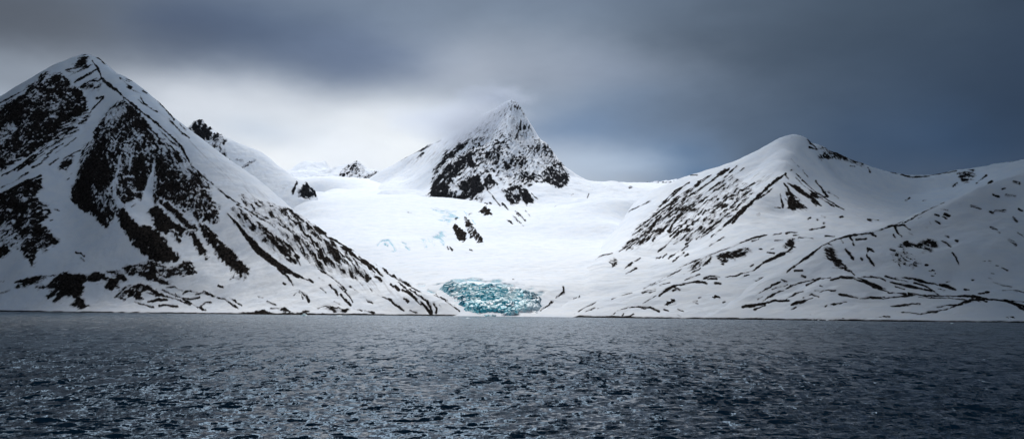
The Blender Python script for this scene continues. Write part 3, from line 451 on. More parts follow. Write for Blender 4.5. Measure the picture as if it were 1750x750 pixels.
P_FG = [
 ('S', .8, [1,2,2.2,1.2], [(1292,504),(1312,492),(1326,484),(1333,481)]), ('S', .8, [.8,2,3,2], [(1304,514),(1320,504),(1332,498),(1340,496)]), ('S', .7, 1.8, [(1295,511),(1304,506)]), ('S', .9, [1,3,3.4,2.8,1.8], [(1268,524),(1285,522),(1305,518),(1325,514),(1348,513)]), ('S', .6, 1.2, [(1290,529),(1308,521)]), ('S', .8, [1.8,2.6,1.6], [(1343,511),(1358,503),(1372,498)]), ('S', .8, [1.2,3,2.4,1], [(1352,521),(1360,517),(1372,514),(1388,509)]), ('S', .6, [1.2,1.8,1.4], [(1372,508),(1388,503),(1400,507)]), ('S', .4, 1.1, [(1320,494),(1332,490),(1346,487)]), ('S', .6, [1.4,2.4,1.6], [(1378,487),(1390,481),(1402,475)]), ('S', .4, 1, [(1350,489),(1375,482),(1390,478)]), ('S', .5, 1.3, [(1405,476),(1420,474)]), ('S', .5, 1.4, [(1343,493),(1352,488)]), ('S', .3, .9, [(1335,477),(1345,482)]), ('S', .3, 1, [(1352,529),(1360,525)]),
]
# =================================================================== mountains
mtn = []
# ---- the steep pyramid on the left
silA = [(-420,330,2500),(-260,262,2450),(-120,215,2400),(-50,192,2380),(0,175,2370),(30,157,2380),(60,139,2400),(78,122,2420),(110,107,2450),(145,93,2500),(165,98,2500),(185,112,2495),(205,130,2490),(222,138,2485),(240,152,2480),(262,170,2470),(285,190,2460),(300,209,2450),(318,228,2440),(340,248,2420),(370,275,2390),(400,299,2350),(430,320,2310),(460,340,2270),(500,363,2200),(530,382,2140),(560,400,2080),(590,420,2010),(620,440,1940),(650,458,1860),(680,475,1780),(700,486,1722),(720,494,1668),(742,503,1615),(760,511.5,1580),(772,520,1555),(785,531,1535),(797,539,1520)]
A_lines = [silA,
 [(145,94,2495),(165,122,2440),(187,146,2400),(215,170,2340),(240,191,2320),(281,224,2250),(310,252,2210),(350,302,2110),(390,336,2040),(430,372,1940),(480,420,1840),(540,470,1720),(610,515,1610)],
 [(150,155,2400),(170,175,2370),(178,190,2350)],
 [(213,174,2330),(200,220,2260),(190,260,2190),(192,300,2110),(205,345,2020),(235,400,1930),(280,440,1880)],
 [(165,195,2345),(145,240,2260),(120,300,2170),(112,360,2080),(130,410,1990),(160,445,1920)],
 [(110,160,2390),(90,215,2300),(60,255,2240),(20,285,2190)],
 [(60,305,2130),(55,350,2060),(60,400,1990),(40,445,1930)],
 [(-150,330,2150),(-60,380,2050),(0,440,1960)],
 [(262,280,2175),(255,330,2090),(240,365,2010),(258,385,1975)],
 [(300,300,2130),(320,360,2010),(340,410,1930),(400,460,1800)],
 [(-100,480,1930),(0,487,1915),(60,474,1905),(130,468,1895),(215,470,1880),(270,450,1875),(320,452,1835),(380,488,1740),(460,512,1650)],
 [(0,505,1885),(80,508,1870),(150,505,1855),(215,510,1815),(290,512,1765),(370,518,1690)],
 [(-420,529,1930),(-200,530,1900),(0,532,1842),(110,533,1790),(220,534.6,1715),(330,535.8,1640),(440,536.9,1563),(560,538,1545),(650,538.4,1550),(720,538.7,1545),(790,539.2,1522)],
 [('w',-900,1500,-40),('w',-500,1440,-40),('w',-250,1430,-40),('w',-90,1440,-40),('w',-60,1500,-20)],
 [('w',-1500,1700,-40),('w',-1200,1600,-40)],
 [('w',-20,1560,-25),('w',-50,1640,5),('w',-30,1730,0),('w',-60,1950,10),('w',-50,2200,30),('w',-60,2500,60),('w',-80,2900,80),('w',-80,3200,100)],[('w',-300,2350,50),('w',-230,2150,35),('w',-420,2650,80),('w',-300,2600,60),('w',-160,2000,25),('w',-330,2480,50),('w',-400,2900,90),('w',-200,2350,40),('w',-180,2700,60)],[('w',-100,1850,20),('w',-180,2050,60),('w',-260,2250,90),('w',-350,2500,120)],
 behind(silA[:12], 500, 330), behind(silA[12:29], 420, 300), [(742,512,1660),(765,522,1625),(790,534,1575)], [('w',-1800,3100,100),('w',-1300,3100,150),('w',-800,3100,180),('w',-420,3000,180)]]
def streak_dust(ang, sc, an, seed, box):
    def f(X, Y, Z, px, py):
        n = ori_noise(X, Z, 1.2, ang, sc, an, seed) * 0.7 + ori_noise(X, Z, 1.2, ang, sc * .4, an * 1.5, seed + 3) * 0.5
        w = np.clip(poly_sd(px, py, box) / 18, 0, 1)
        return w * sstep(0.05, 0.75, n) * 0.55
    return f
HA = Height(lines_to_points(A_lines))
o = terrain('mountain', HA, -1320, -40, 1.4, [(1400,1500,8),(1500,2520,1.7),(2520,2620,6),(2620,3200,40)], M_NEAR, P_A, (9, .3), ribs=16,
    dust_shade=streak_dust(-40, 3.0, 14, 5, [(230,150),(300,205),(420,305),(560,395),(700,500),(690,520),(600,500),(500,430),(400,330),(300,240)]))
tag(o, 'tall steep snow and black rock pyramid at the left above the water', 'mountain', kind='structure'); mtn.append(o)
# ---- small peak behind its right shoulder
silB = [(250,300,3600),(290,258,3600),(315,232,3600),(325,222,3600),(333,209,3600),(340,206,3600),(350,210,3590),(360,219,3580),(375,230,3570),(400,243,3550),(430,257,3520),(450,264,3500),(465,275,3480),(480,288,3450),(500,301,3420),(520,317,3380),(535,327,3340),(543,336,3300)]
B_lines = [silB, [(385,247,3450),(420,256,3440),(448,266,3430),(480,300,3330)], [(340,260,3400),(400,300,3300),(450,320,3250),(490,338,3180),(525,340,3200)], [(518,310,3330),(528,326,3240),(532,338,3190)], [('w',-950,3000,240),('w',-700,2980,215),('w',-520,3030,215)],
 [('w',-540,3250,255),('w',-560,3400,280),('w',-590,3600,310),('w',-572,3130,240),('w',-594,3290,262),('w',-622,3440,285)], behind(silB, 350, 260)]
KB = 1.105
B_lines = [[(p[0], p[1], p[2] * KB) if len(p) == 3 else ('w', p[1] * KB, p[2] * KB, p[3] * 1.05) for p in ln] for ln in B_lines]
o = terrain('mountain', Height(lines_to_points(B_lines)), -660, -250, 0.9, [(3200,3420,10),(3420,4010,2.8),(4010,4420,30)], M_FAR, P_B, (22, .5), shore=False)
tag(o, 'smaller snow peak with dark rocky top behind the shoulder of the tall left mountain', 'mountain', kind='structure'); mtn.append(o)
# ---- faint peaks in the gap
def far_peak(sil, depth, base_py, u0, u1, prims, label, amp):
    L = [[(x, y, depth) for x, y in sil], [(sil[0][0], base_py, depth - 900), (sil[len(sil)//2][0], base_py, depth - 900), (sil[-1][0], base_py, depth - 900)], behind([(x, y, depth) for x, y in sil], 700, 420)]
    o = terrain('mountain', Height(lines_to_points(L, 90)), u0, u1, 0.9, [(depth-1000, depth+60, 7), (depth+60, depth+900, 60)], M_FAR, prims, (40, amp), shore=False, snow_amp=12)
    tag(o, label, 'mountain', kind='structure'); mtn.append(o)
far_peak([(470,318),(490,302),(500,292),(510,283),(530,276),(545,283),(556,276),(565,288),(580,302),(600,315)], 7600, 330, -420, -260, [], 'faint white far peak just right of the small left peak in the valley gap', .3)
far_peak([(540,318),(548,306),(556,300),(566,290),(578,297),(590,286),(600,280),(608,277),(616,281),(626,291),(634,295),(642,291),(650,293),(658,302),(672,312)], 5600, 327, -345, -195, P_C, 'low distant white peaks with dark rock specks left of the central horn', .5)
far_peak([(1085,324),(1098,316),(1110,314),(1122,316),(1134,312),(1146,313),(1158,309),(1175,312),(1200,318)], 8200, 335, 200, 340, [('P', -.05, 60, 3, 2, [(1090,330),(1100,315),(1165,310),(1170,330)])], 'distant blue ridge glimpsed over the saddle beside the right mountain', .5)
# ---- the horn
def horn_streak_shade(X, Y, Z, px, py):
    a = np.clip(poly_sd(px, py, [(684,276),(760,236),(830,190),(868,172),(868,236),(830,250),(800,246),(760,272),(742,292),(725,280),(700,290)]) / 10, 0, 1)
    n = ori_noise(X, Z, 2.4, 52, 2.2, 7, 9); n2 = ori_noise(X, Z, 2.4, 52, 1.1, 5, 19)
    b_ = np.clip(poly_sd(px, py, [(866,180),(878,174),(900,205),(915,235),(935,248),(955,282),(925,280),(890,262),(868,240)]) / 8, 0, 1)
    m2 = ori_noise(X, Z, 2.4, 78, 1.6, 4, 29)
    return a * (sstep(-.1, .8, n) * .42 + sstep(.1, .8, n2) * .3) + b_ * sstep(-.3, .7, m2) * .55  # grey streaks on the left; the right face's shade put into its colour
silD = [(640,300,5000),(690,272,4950),(710,261,4900),(730,250,4870),(770,231,4800),(800,214,4720),(828,197,4640),(846,186,4560),(860,177,4500),(875,171,4480),(885,178,4470),(897,200,4440),(907,215,4420),(912,232,4400),(922,238,4390),(932,243,4370),(943,261,4330),(953,278,4280),(965,289,4240),(973,301,4200),(985,304,4180),(1000,308,4170),(1030,312,4170),(1046,310,4180),(1062,313,4180),(1080,320,4180),(1110,325,4200),(1140,327,4200),(1200,330,4250)]
D_lines = [silD,
 [(873,173,4470),(866,200,4380),(863,230,4260),(845,255,4150),(822,285,4020),(808,310,3900),(795,335,3800)],
 [(800,238,4480),(770,262,4380),(750,285,4230),(738,300,4120)], [(840,215,4460),(815,240,4380)],
 [(733,335,3850),(750,342,3830),(790,344,3780),(830,332,3780),(870,346,3680),(910,347,3700),(945,315,3900),(972,304,4100)],
 [(888,215,4400),(893,240,4350),(902,272,4220),(908,310,4020)], [(930,262,4310),(945,290,4180)], [(845,225,4440),(825,255,4330)],
 [(690,288,4800),(715,292,4600),(733,300,4300)], [(700,304,4600),(700,319,4300),(695,333,3950)], [(660,310,4750),(650,322,4400),(640,334,4000)], [(728,318,4150),(722,336,3850)],
 [(960,352,3600),(1000,356,3580),(1040,352,3600),(1090,345,3650)], [(1000,330,3880),(1040,332,3880),(1080,334,3900)], [(740,362,3560),(790,365,3500),(870,372,3350),(940,374,3350),(1010,372,3380),(1090,368,3400)],
 [('w',-420,3600,330),('w',-560,3900,370),('w',-680,4300,430),('w',-800,4800,480)],
 [('w',-200,3300,230),('w',0,3150,190),('w',200,3150,190),('w',420,3200,210),('w',560,3500,250)],
 behind(silD[:9], 350, 230), behind(silD[9:22], 420, 380), behind(silD[22:], 420, 200)]
o = terrain('mountain', Height(lines_to_points(D_lines, 60), 30), -300, 300, 0.8, [(3150,3450,10),(3450,4000,2.6),(4000,4560,2.2),(4560,5000,5),(5000,5400,40)], M_FAR, P_D, (11, .4), ribs=34, shore=False, snow_amp=3, dust_shade=horn_streak_shade)
tag(o, 'sharp central horn of dark rock streaked with snow rising above the glacier', 'mountain', kind='structure'); mtn.append(o)
STROKE = 0.68
# ---- right mountain with its cirque
silF = [(945,541,1480),(960,516,1590),(985,481,1760),(1010,447,1960),(1040,428,2120),(1060,400,2350),(1068,372,2600),(1078,354,2800),(1105,338,2810),(1125,326,2810),(1145,317,2790),(1170,304,2760),(1190,298,2740),(1215,289,2720),(1250,277,2700),(1280,265,2690),(1310,249,2680),(1335,237,2670),(1357,233,2660),(1380,238,2670),(1390,247,2690),(1410,253,2720),(1440,265,2760),(1470,277,2800),(1490,288,2830),(1520,297,2850),(1560,302,2850),(1590,300,2830),(1640,290,2780),(1700,281,2720),(1750,272,2680),(1850,258,2600),(2000,262,2550)]
F_lines = [silF,
 [(1357,234,2650),(1352,262,2560),(1347,280,2500),(1344,297,2430),(1310,322,2330),(1280,350,2220),(1250,382,2080),(1225,408,1960)],
 [(1345,300,2420),(1380,330,2330),(1415,352,2250)], [(1350,360,2230),(1330,365,2220)], [(1378,275,2590),(1390,320,2450)], [(1388,256,2645),(1372,276,2570),(1362,292,2500)],
 [(1140,395,2260),(1180,370,2350),(1240,330,2450),(1290,290,2560)], [(1120,440,1960),(1180,430,1980),(1230,420,1900)],
 [(1430,300,2680),(1500,320,2680),(1560,330,2690),(1640,315,2680)], [(1430,340,2430),(1500,350,2450),(1570,350,2500),(1650,330,2560)],
 [(1420,375,2150),(1480,380,2180),(1550,370,2300)], [(1300,385,2050),(1360,390,2010),(1420,398,1990)],
 [(1155,460,1760),(1195,443,1800),(1252,421,1840),(1310,402,1870),(1362,397,1900)], [(1250,472,1600),(1287,461,1630),(1325,440,1690),(1360,410,1790)], [(1125,506,1490),(1155,488,1560),(1205,482,1590),(1250,485,1520)],
 [(1280,440,1760),(1240,455,1700),(1200,468,1660)], [(1040,505,1600),(1090,480,1700),(1100,460,1820)], [(1050,531,1430),(1090,524,1460),(1126,531,1420)], [(1250,515,1400),(1300,518,1370),(1350,500,1420)],
 [(930,541,1470),(1000,542,1423),(1100,543.6,1350),(1200,545,1310),(1300,546.4,1265),(1400,548,1218),(1520,549.5,1180)],
 [('w',30,1330,-40),('w',180,1240,-40),('w',330,1150,-40),('w',520,1050,-50)], [('w',20,1600,-10),('w',60,1800,20),('w',120,2100,70),('w',180,2400,130),('w',260,2700,200),('w',330,2950,250)],
 [('w',620,1350,50),('w',800,1500,120),('w',1000,1700,160),('w',1250,1900,200)],
 behind(silF[8:18], 400, 200), behind(silF[18:], 450, 220), [('w',1700,3200,60)]]
o = terrain('mountain', Height(lines_to_points(F_lines, 55)), 40, 1000, 1.3, [(1180,1240,5),(1240,2000,1.5),(2000,2720,1.9),(2720,2870,2.6),(2870,3300,40)], M_NEAR, P_F + P_FG, (8, .16), ribs=12, shore=True,
    dust_shade=streak_dust(36, 2.4, 14, 15, [(1060,430),(1090,370),(1180,305),(1260,280),(1345,290),(1290,350),(1230,405),(1150,420),(1090,440)]))
tag(o, 'broad right mountain with rounded snowy summit, striped flank and cirque', 'mountain', kind='structure'); mtn.append(o)
# ---- near spur at the right edge
silG = [(1180,548,1310),(1230,530,1330),(1280,503,1380),(1320,478,1440),(1345,462,1480),(1370,444,1510),(1400,423,1540),(1420,412,1560),(1440,404,1580),(1480,396,1600),(1500,392,1610),(1520,385,1620),(1560,368,1640),(1600,350,1660),(1640,335,1680),(1665,323,1690),(1700,313,1700),(1750,299,1720),(1850,270,1740),(1980,250,1760)]
G_lines = [silG,
 [(1420,475,1370),(1455,474,1365),(1500,490,1325),(1560,502,1290),(1640,505,1255),(1690,511,1225),(1750,514,1215),(1850,518,1200)],
 [(1500,440,1430),(1560,430,1440),(1640,420,1450),(1720,400,1480),(1850,380,1500)], [(1540,480,1345),(1620,488,1320),(1720,480,1320)], [(1640,370,1580),(1720,350,1610)],
 [(1300,518,1350),(1350,500,1395),(1390,480,1420)], [(1420,440,1470),(1445,455,1430)], [(1480,430,1470),(1490,450,1420)], [(1600,395,1540),(1610,425,1470)],
 [(1490,528,1255),(1545,521,1245),(1600,520,1235),(1640,519,1225)], [(1400,530,1265),(1480,535,1235),(1600,540,1185),(1720,540,1165)],
 [(1180,545.2,1315),(1300,546.6,1262),(1400,548,1218),(1500,549,1180),(1600,550,1155),(1750,551.6,1125),(1900,553,1100),(2050,554,1085)],
 [('w',330,1120,-45),('w',520,1030,-50),('w',750,980,-50)], [('w',160,1330,-30),('w',230,1450,-30)], [('w',420,1700,30),('w',600,1850,60),('w',850,1980,100),('w',1200,2050,100)], behind(silG[4:], 250, 150)]
o = terrain('hill', Height(lines_to_points(G_lines, 45)), 250, 1180, 1.3, [(1040,1100,6),(1100,1480,.9),(1480,1800,1.5),(1800,2100,25)], M_NEAR, P_G + P_FG, (7, .16), shore=True)
tag(o, 'smooth snowy near spur at the right edge with dark moraine bands above the shore', 'hill', kind='structure')
# =================================================================== glacier
N_lines = [
 [(450,325,4700),(540,319,4600),(640,317.5,4600),(700,314,4900),(760,305,5000)], [(520,331,4000),(600,331.5,4000),(660,331,4020),(720,328,4100)], [(560,325,4300),(640,324.5,4300)], [(540,358,3200),(620,358.5,3220),(700,359,3250)], [(620,393,2650),(720,393,2680)], [(520,345,3500),(600,346,3500),(700,345,3600),(760,345,3650)], [(480,380,2900),(600,372,2950),(700,375,2950)],
 [(790,372,3150),(800,376,3080),(820,372,3150)], [(740,362,3300),(770,363,3300)], [(775,412,2550),(800,415,2500),(825,415,2500)],
 [(870,360,3450),(1000,360,3400),(1060,355,3300),(1090,352,3100)], [(900,400,2700),(1000,400,2650),(1060,385,2700)],
 [(600,420,2300),(700,410,2450),(780,440,2150),(870,440,2100),(960,440,2050),(1040,440,2000)], [(660,460,1980),(760,465,1900),(850,468,1850),(960,475,1780),(1020,470,1800)],
 [(745,487,1690),(790,481,1700),(840,483,1680),(890,489,1650),(925,498,1620)],
 [(700,512,1690),(720,516,1640),(742,518,1600),(760,524,1565),(775,531,1540)], [(935,505,1600),(945,520,1560),(965,520,1570)],
 [(790,528,1530),(840,530,1524),(900,530,1520),(930,532,1512)], [(740,539,1540),(800,539.3,1518),(830,539.6,1505),(880,540.2,1488),(930,541,1465),(1000,542,1425)], [('w',-150,1500,-12),('w',-60,1470,-12),('w',0,1455,-12),('w',60,1420,-12)],
 [('w',-800,3000,150),('w',-900,3600,260),('w',-900,4500,420)], [('w',330,2500,160),('w',500,3200,250),('w',700,4200,430)]]
HN = Height(lines_to_points(N_lines, 70), 75)
ICE = [('P', -.02, -15, 2.2, 6, [(738,357),(760,358),(780,361),(784,369),(770,373),(752,365)]), ('P', -.1, -15, 2.2, 6, [(752,374),(768,373),(768,382),(756,381)]), ('S', .35, 2.2, [(794,362),(803,370),(812,381)]), ('P', 0, -38, 2.2, 6, [(742,406),(756,396),(767,398),(768,410),(758,420),(750,413)]), ('P', -.2, -38, 2.2, 6, [(718,410),(736,408),(742,420),(726,422)]),
 ('S', .4, 1.6, [(645,418),(653,411),(662,410)]), ('S', .4, 1.6, [(664,410),(671,418),(675,426)]), ('S', .3, 1.4, [(660,428),(673,428)]), ('S', .4, 2.6, [(658,416),(663,419)]), ('S', .1, 2, [(694,421),(700,426)]), ('S', .1, 1.2, [(688,414),(694,417)]), ('S', -.1, 1, [(690,432),(692,433)]),
 ('P', -.15, 5, 2.4, 6, [(740,490),(760,480),(800,476),(860,481),(920,492),(930,500),(900,493),(850,487),(800,484),(765,490)]), ('S', .1, 1, [(776,476),(815,478)]), ('S', .1, 1, [(765,480),(790,478)]), ('S', .1, 1, [(860,484),(872,485)]), ('S', .1, 1.2, [(905,500),(925,502)]), ('S', .2, 1.6, [(732,496),(744,500)]), ('S', .2, 1.6, [(920,528),(930,520)]), ('S', 0, 1.6, [(715,487),(725,487)])]
gl = bpy.data.objects.new('glacier', None); COL.objects.link(gl)
gl.location = (0, 1500, 0)
tag(gl, 'wide smooth white glacier flowing between the mountains to a turquoise ice front', 'glacier')
bpy.context.view_layer.update()
def rel(o, par):
    o.parent = par; o.matrix_parent_inverse = par.matrix_world.inverted()
def n_ice(X, Y, Z, px, py): return rock_cover(ICE, X, Y, Z, px, py)
def n_detail(X, Y, Z, px, py, R):
    c = sstep(-0.4, 0.5, rock_cover(ICE, X, Y, Z, px, py))
    Z = Z - c * 5 * (ridged(X / 30, Y / 9, 66, 3) * .5 + .5)
    return Z + 1.5 * fbm(X / 300, Y / 200, 90, 3)
o = terrain('snowfield', HN, -520, 330, 1.4, [(1420,1500,5),(1500,1760,1.4),(1760,3600,3.2),(3600,5000,8)], M_GLAC, P_N, (12, .4), ice=n_ice, detail=n_detail, snow_amp=0.4, shore=False)
rel(o, gl)
# ---- the broken blue front
OUT = [(752,492),(762,486),(778,483),(800,485),(815,484),(840,486),(852,490),(866,489),(885,493),(905,497),(918,503),(923,512),(924,524),(918,532),(905,538),(880,539),(840,539),(818,537),(806,532),(797,527),(790,519),(778,511),(766,502)]
def ice_front():
    u = np.arange(-145, 70, 0.5); Y = np.arange(1496, 1730, 0.7)
    U, YY = np.meshgrid(u, Y); nr, nc = U.shape; U = U.ravel(); YY = YY.ravel(); X = U / F * YY
    Z0 = HN(X, YY); px, py = PX(X, YY, Z0)
    sd = poly_sd(px + 3 * fbm(X / 9, YY / 9, 4, 3), py + 2 * fbm(X / 9, YY / 9, 6, 3), OUT)
    inn = sstep(-1.5, 4.5, sd)
    f1, f2, cid = voro(X / 8.0 + .5 * fbm(X / 9, YY / 9, 14, 2), Z0 / 12.0 + YY / 60.0, 3)
    g1, g2, cid2 = voro(X / 3.2, Z0 / 4.5 + YY / 20.0, 8)
    crack = 1 - sstep(0.0, 0.28, f2 - f1); crack2 = 1 - sstep(0.0, 0.25, g2 - g1)
    big = fbm(X / 26, Z0 / 16, 33, 3) * 3.2
    low = 1 - sstep(12, 30, Z0 + 5 * fbm(X / 20, YY / 20, 35, 2))
    fl = ridged((X + 4 * fbm(X / 12, Z0 / 12, 39, 2)) / 8, Z0 / 28, 55, 4, .6)          # upright flutes of the cliff
    bd = ridged(X / 34 + fbm(X / 20, YY / 20, 43, 2) * .5, YY / 11, 57, 4, .6)        # crevasse bands above it
    tex = low * fl + (1 - low) * bd
    disp = inn * (4.0 + 3.6 * tex + (cid - .5) * 3.0 + (cid2 - .5) * .5 + big - crack * 2.2 - crack2 * .5 + low * 4.0)
    cave = np.exp(-((px - 842) / 20) ** 2 - ((py - 535.5) / 3.0) ** 2) + np.exp(-((px - 897) / 13) ** 2 - ((py - 535.5) / 3.0) ** 2)
    disp = disp - cave * 13 * inn
    V = np.stack([X + inn * (fbm(X / 5, Z0 / 5, 77, 2)) * 1.6, YY - disp * 0.72, Z0 + disp * 0.70 - (1 - sstep(-4, 0, sd)) * 3.0], -1)
    dirty = .75 * sstep(880, 922, px + 10 * fbm(X / 12, Z0 / 10, 21, 3))
    dirty = np.maximum(dirty, sstep(795, 770, px) * 0.35)
    deep = np.clip(0.40 - .34 * tex + crack * .5 + .6 * fbm(X / 20, Z0 / 13, 27, 3), 0, 1)
    snow = sstep(.15, .8, (1 - sstep(2, 9, sd)) * .45 + .75 * fbm(X / 16, Z0 / 5, 19, 4) + .35 * tex - .22)
    return V, nr, nc, {'deep': deep, 'dirty': dirty, 'cap': snow}
m, nt, b = newmat('glacier_ice')
co = node(nt, 'ShaderNodeTexCoord').outputs['Object']
dp = node(nt, 'ShaderNodeAttribute', attribute_name='deep').outputs['Fac']; dr = node(nt, 'ShaderNodeAttribute', attribute_name='dirty').outputs['Fac']; cp = node(nt, 'ShaderNodeAttribute', attribute_name='cap').outputs['Fac']
nn = noise(nt, co, 0.35, 5, 0.7)
dd = mth(nt, 'ADD', dp, mth(nt, 'MULTIPLY', mth(nt, 'SUBTRACT', nn, 0.5), 0.55))
c1 = mixc(nt, ramp(nt, dd, 0.15, 0.55), (0.66, 0.92, 0.97, 1), (0.08, 0.60, 0.73, 1))
c1 = mixc(nt, ramp(nt, dd, 0.55, 0.95), c1, (0.012, 0.19, 0.29, 1))
c2 = mixc(nt, ramp(nt, dd, 0.2, 0.8), (0.52, 0.60, 0.67, 1), (0.09, 0.14, 0.19, 1))
c1 = mixc(nt, dr, c1, c2)
geo = node(nt, 'ShaderNodeNewGeometry'); sx = node(nt, 'ShaderNodeSeparateXYZ'); nt.links.new(geo.outputs['Normal'], sx.inputs[0])
capf = mth(nt, 'MULTIPLY', ramp(nt, mth(nt, 'ADD', sx.outputs['Z'], mth(nt, 'MULTIPLY', cp, 0.5)), 0.72, 1.15), 1.0)
capf = mth(nt, 'MAXIMUM', capf, ramp(nt, mth(nt, 'ADD', cp, mth(nt, 'MULTIPLY', mth(nt, 'SUBTRACT', nn, .5), .8)), .75, 1.0))
nt.links.new(mixc(nt, capf, c1, (0.84, 0.87, 0.91, 1)), b.inputs['Base Color']); b.inputs['Roughness'].default_value = 0.45
bp = node(nt, 'ShaderNodeBump'); bp.inputs['Strength'].default_value = 0.45; bp.inputs['Distance'].default_value = 1.0
nt.links.new(noise(nt, co, 0.8, 5, 0.7), bp.inputs['Height']); nt.links.new(bp.outputs[0], b.inputs['Normal'])
V, nr, nc, at = ice_front()
o = grid_mesh('ice_front', V, nr, nc, m, at); rel(o, gl); o['label'] = 'broken turquoise and grey ice wall above the water'
M_ICE = m
# =================================================================== outcrops and boulders that stand free in the snow
def find_depth(H, px, py):
    x, y = unroll(px, py); Y = np.arange(1000, 5000, 4.0)
    d = (CAMH - y / F * Y) - H(x / F * Y, Y)
    i = np.nonzero(d < 0)[0]
    return float(Y[i[0]]) if len(i) else 2000.0
M_ROCK = mat_terrain('bare_rock', 0.5, 0.14)
def outcrop(H, P, h, label, dens=.7, name='rock_outcrop', group=None, ang=40, grain=3.0):
    xs = [p[0] for p in P]; ys = [p[1] for p in P]
    Yn = find_depth(H, np.mean(xs), max(ys)); Yf = find_depth(H, np.mean(xs), min(ys))
    uu = unroll(np.array([min(xs) - 5, max(xs) + 5]), np.array([np.mean(ys)] * 2))[0]
    u = np.arange(uu[0], uu[1], 0.55); Y = np.linspace(Yn - 30 - (Yf - Yn) * .3, Yf + 40 + (Yf - Yn) * .3, 110)
    U, YY = np.meshgrid(u, Y); nr, nc = U.shape; U = U.ravel(); YY = YY.ravel(); X = U / F * YY
    Z = H(X, YY) + .6 * 0
    px, py = PX(X, YY, Z); m = float(np.mean(YY)) / F
    sd = poly_sd(px + 1.6 * fbm(X / m / 5, Z / m / 5, 31, 2), py + 1.2 * fbm(X / m / 5, Z / m / 5, 37, 2), P)
    n = ori_noise(X, Z, m, ang, grain, 1.6, 61)
    R = np.minimum(dens, sd / 2.5) + .8 * n
    b = sstep(-3.5, 5, sd)
    r = ridged(X / (h * 1.1), YY / (h * 2.2), 87, 3)
    Z = Z + b * h * (.45 + .55 * r) - (1 - sstep(-4.5, -2, sd)) * 3 - .25
    o = grid_mesh(name, np.stack([X, YY, Z], -1), nr, nc, M_ROCK, {'rock': R, 'ice': np.full(X.shape, -1.), 'dust_shade': np.zeros(X.shape)})
    tag(o, label, 'rock outcrop', group)
    return o
outcrop(HN, [(776,383),(781,385),(789,392),(797,401),(797,411),(790,414),(783,411),(778,403),(776,393)], 9, 'dark rock knob in the glacier beside the blue ice streaks, left one of the pair', .75)
outcrop(HN, [(793,372),(799,374),(805,384),(812,391),(818,401),(826,411),(825,416),(815,416),(809,406),(803,407),(799,397),(796,384)], 9, 'snow flecked rock rib in the glacier, right one of the pair above the ice front', .3)
outcrop(HN, [(817,364),(825,356),(830,353),(837,360),(842,368),(835,370),(825,367)], 10, 'small dark crag on the snow just under the central horn', .75)
outcrop(HN, [(1006,490),(1012,489),(1014,496),(1010,497)], 4, 'lone grey boulder on the white glacier between the ice front and the right slope', .25)
HFo = Height(lines_to_points(F_lines, 55))
outcrop(HFo, [(1217,509),(1220,505),(1223,503),(1228,507),(1231,510),(1224,509),(1222,511)], 3, 'small dark triangular rock alone on the snow above the right shore', .9)
outcrop(HFo, [(1137,520),(1139,517),(1145,513),(1153,512),(1152,516),(1146,518),(1142,521)], 2.5, 'flat stepped dark rock on the snow under the long curved moraine', .8)
HGo = Height(lines_to_points(G_lines, 45))
outcrop(HGo, [(1721,543),(1726,540),(1731,541),(1736,544),(1728,544)], 2, 'low dark rock near the shore at the far right edge', .8)
outcrop(HA, [(479,530),(480,526),(487,525),(493,529),(498,533),(487,533)], 3, 'rounded dark rock just above the shore under the left slope', .9)
# =================================================================== drifting ice
def floe(px, py, wid, hgt, label, seed, name='ice_floe'):
    x, y = unroll(px, py); Y = CAMH * F / y; X = x / F * Y
    nr, nc = 22, 40; a = np.linspace(0, 2 * np.pi, nc); r = np.linspace(0, 1.15, nr)
    Rr, A = np.meshgrid(r, a, indexing='ij')
    rad = wid * (1 + .25 * fbm(np.cos(A) * 2 + 5, np.sin(A) * 2, seed, 2))
    x = X + Rr * rad * np.cos(A); yv = Y + Rr * rad * .8 * np.sin(A)
    zz = hgt * (1 - Rr ** 2) * (.75 + .5 * fbm(x / wid * 2.2, yv / wid * 2.2, seed + 3, 3)) - .25
    zz = np.where(Rr > 1.0, -1.0, zz)
    one = np.zeros(nr * nc)
    o = grid_mesh(name, np.stack([x, yv, zz], -1).reshape(-1, 3), nr, nc, M_ICE, {'deep': one + .12, 'dirty': one, 'cap': one + .35})
    tag(o, label, 'ice floe')
floe(520.5, 539.4, 4.5, 3.2, 'small white peaked ice block afloat near the left shore', 3)
floe(580, 539.6, 4.0, 1.5, 'low white ice block at the water edge under the left slope rocks', 9)
floe(800, 543.2, 3.6, .8, 'flat bluish ice piece floating in front of the ice wall', 15)
floe(1627, 552.6, 2.5, 1.3, 'tiny white ice lump on the dark right shoreline', 21)
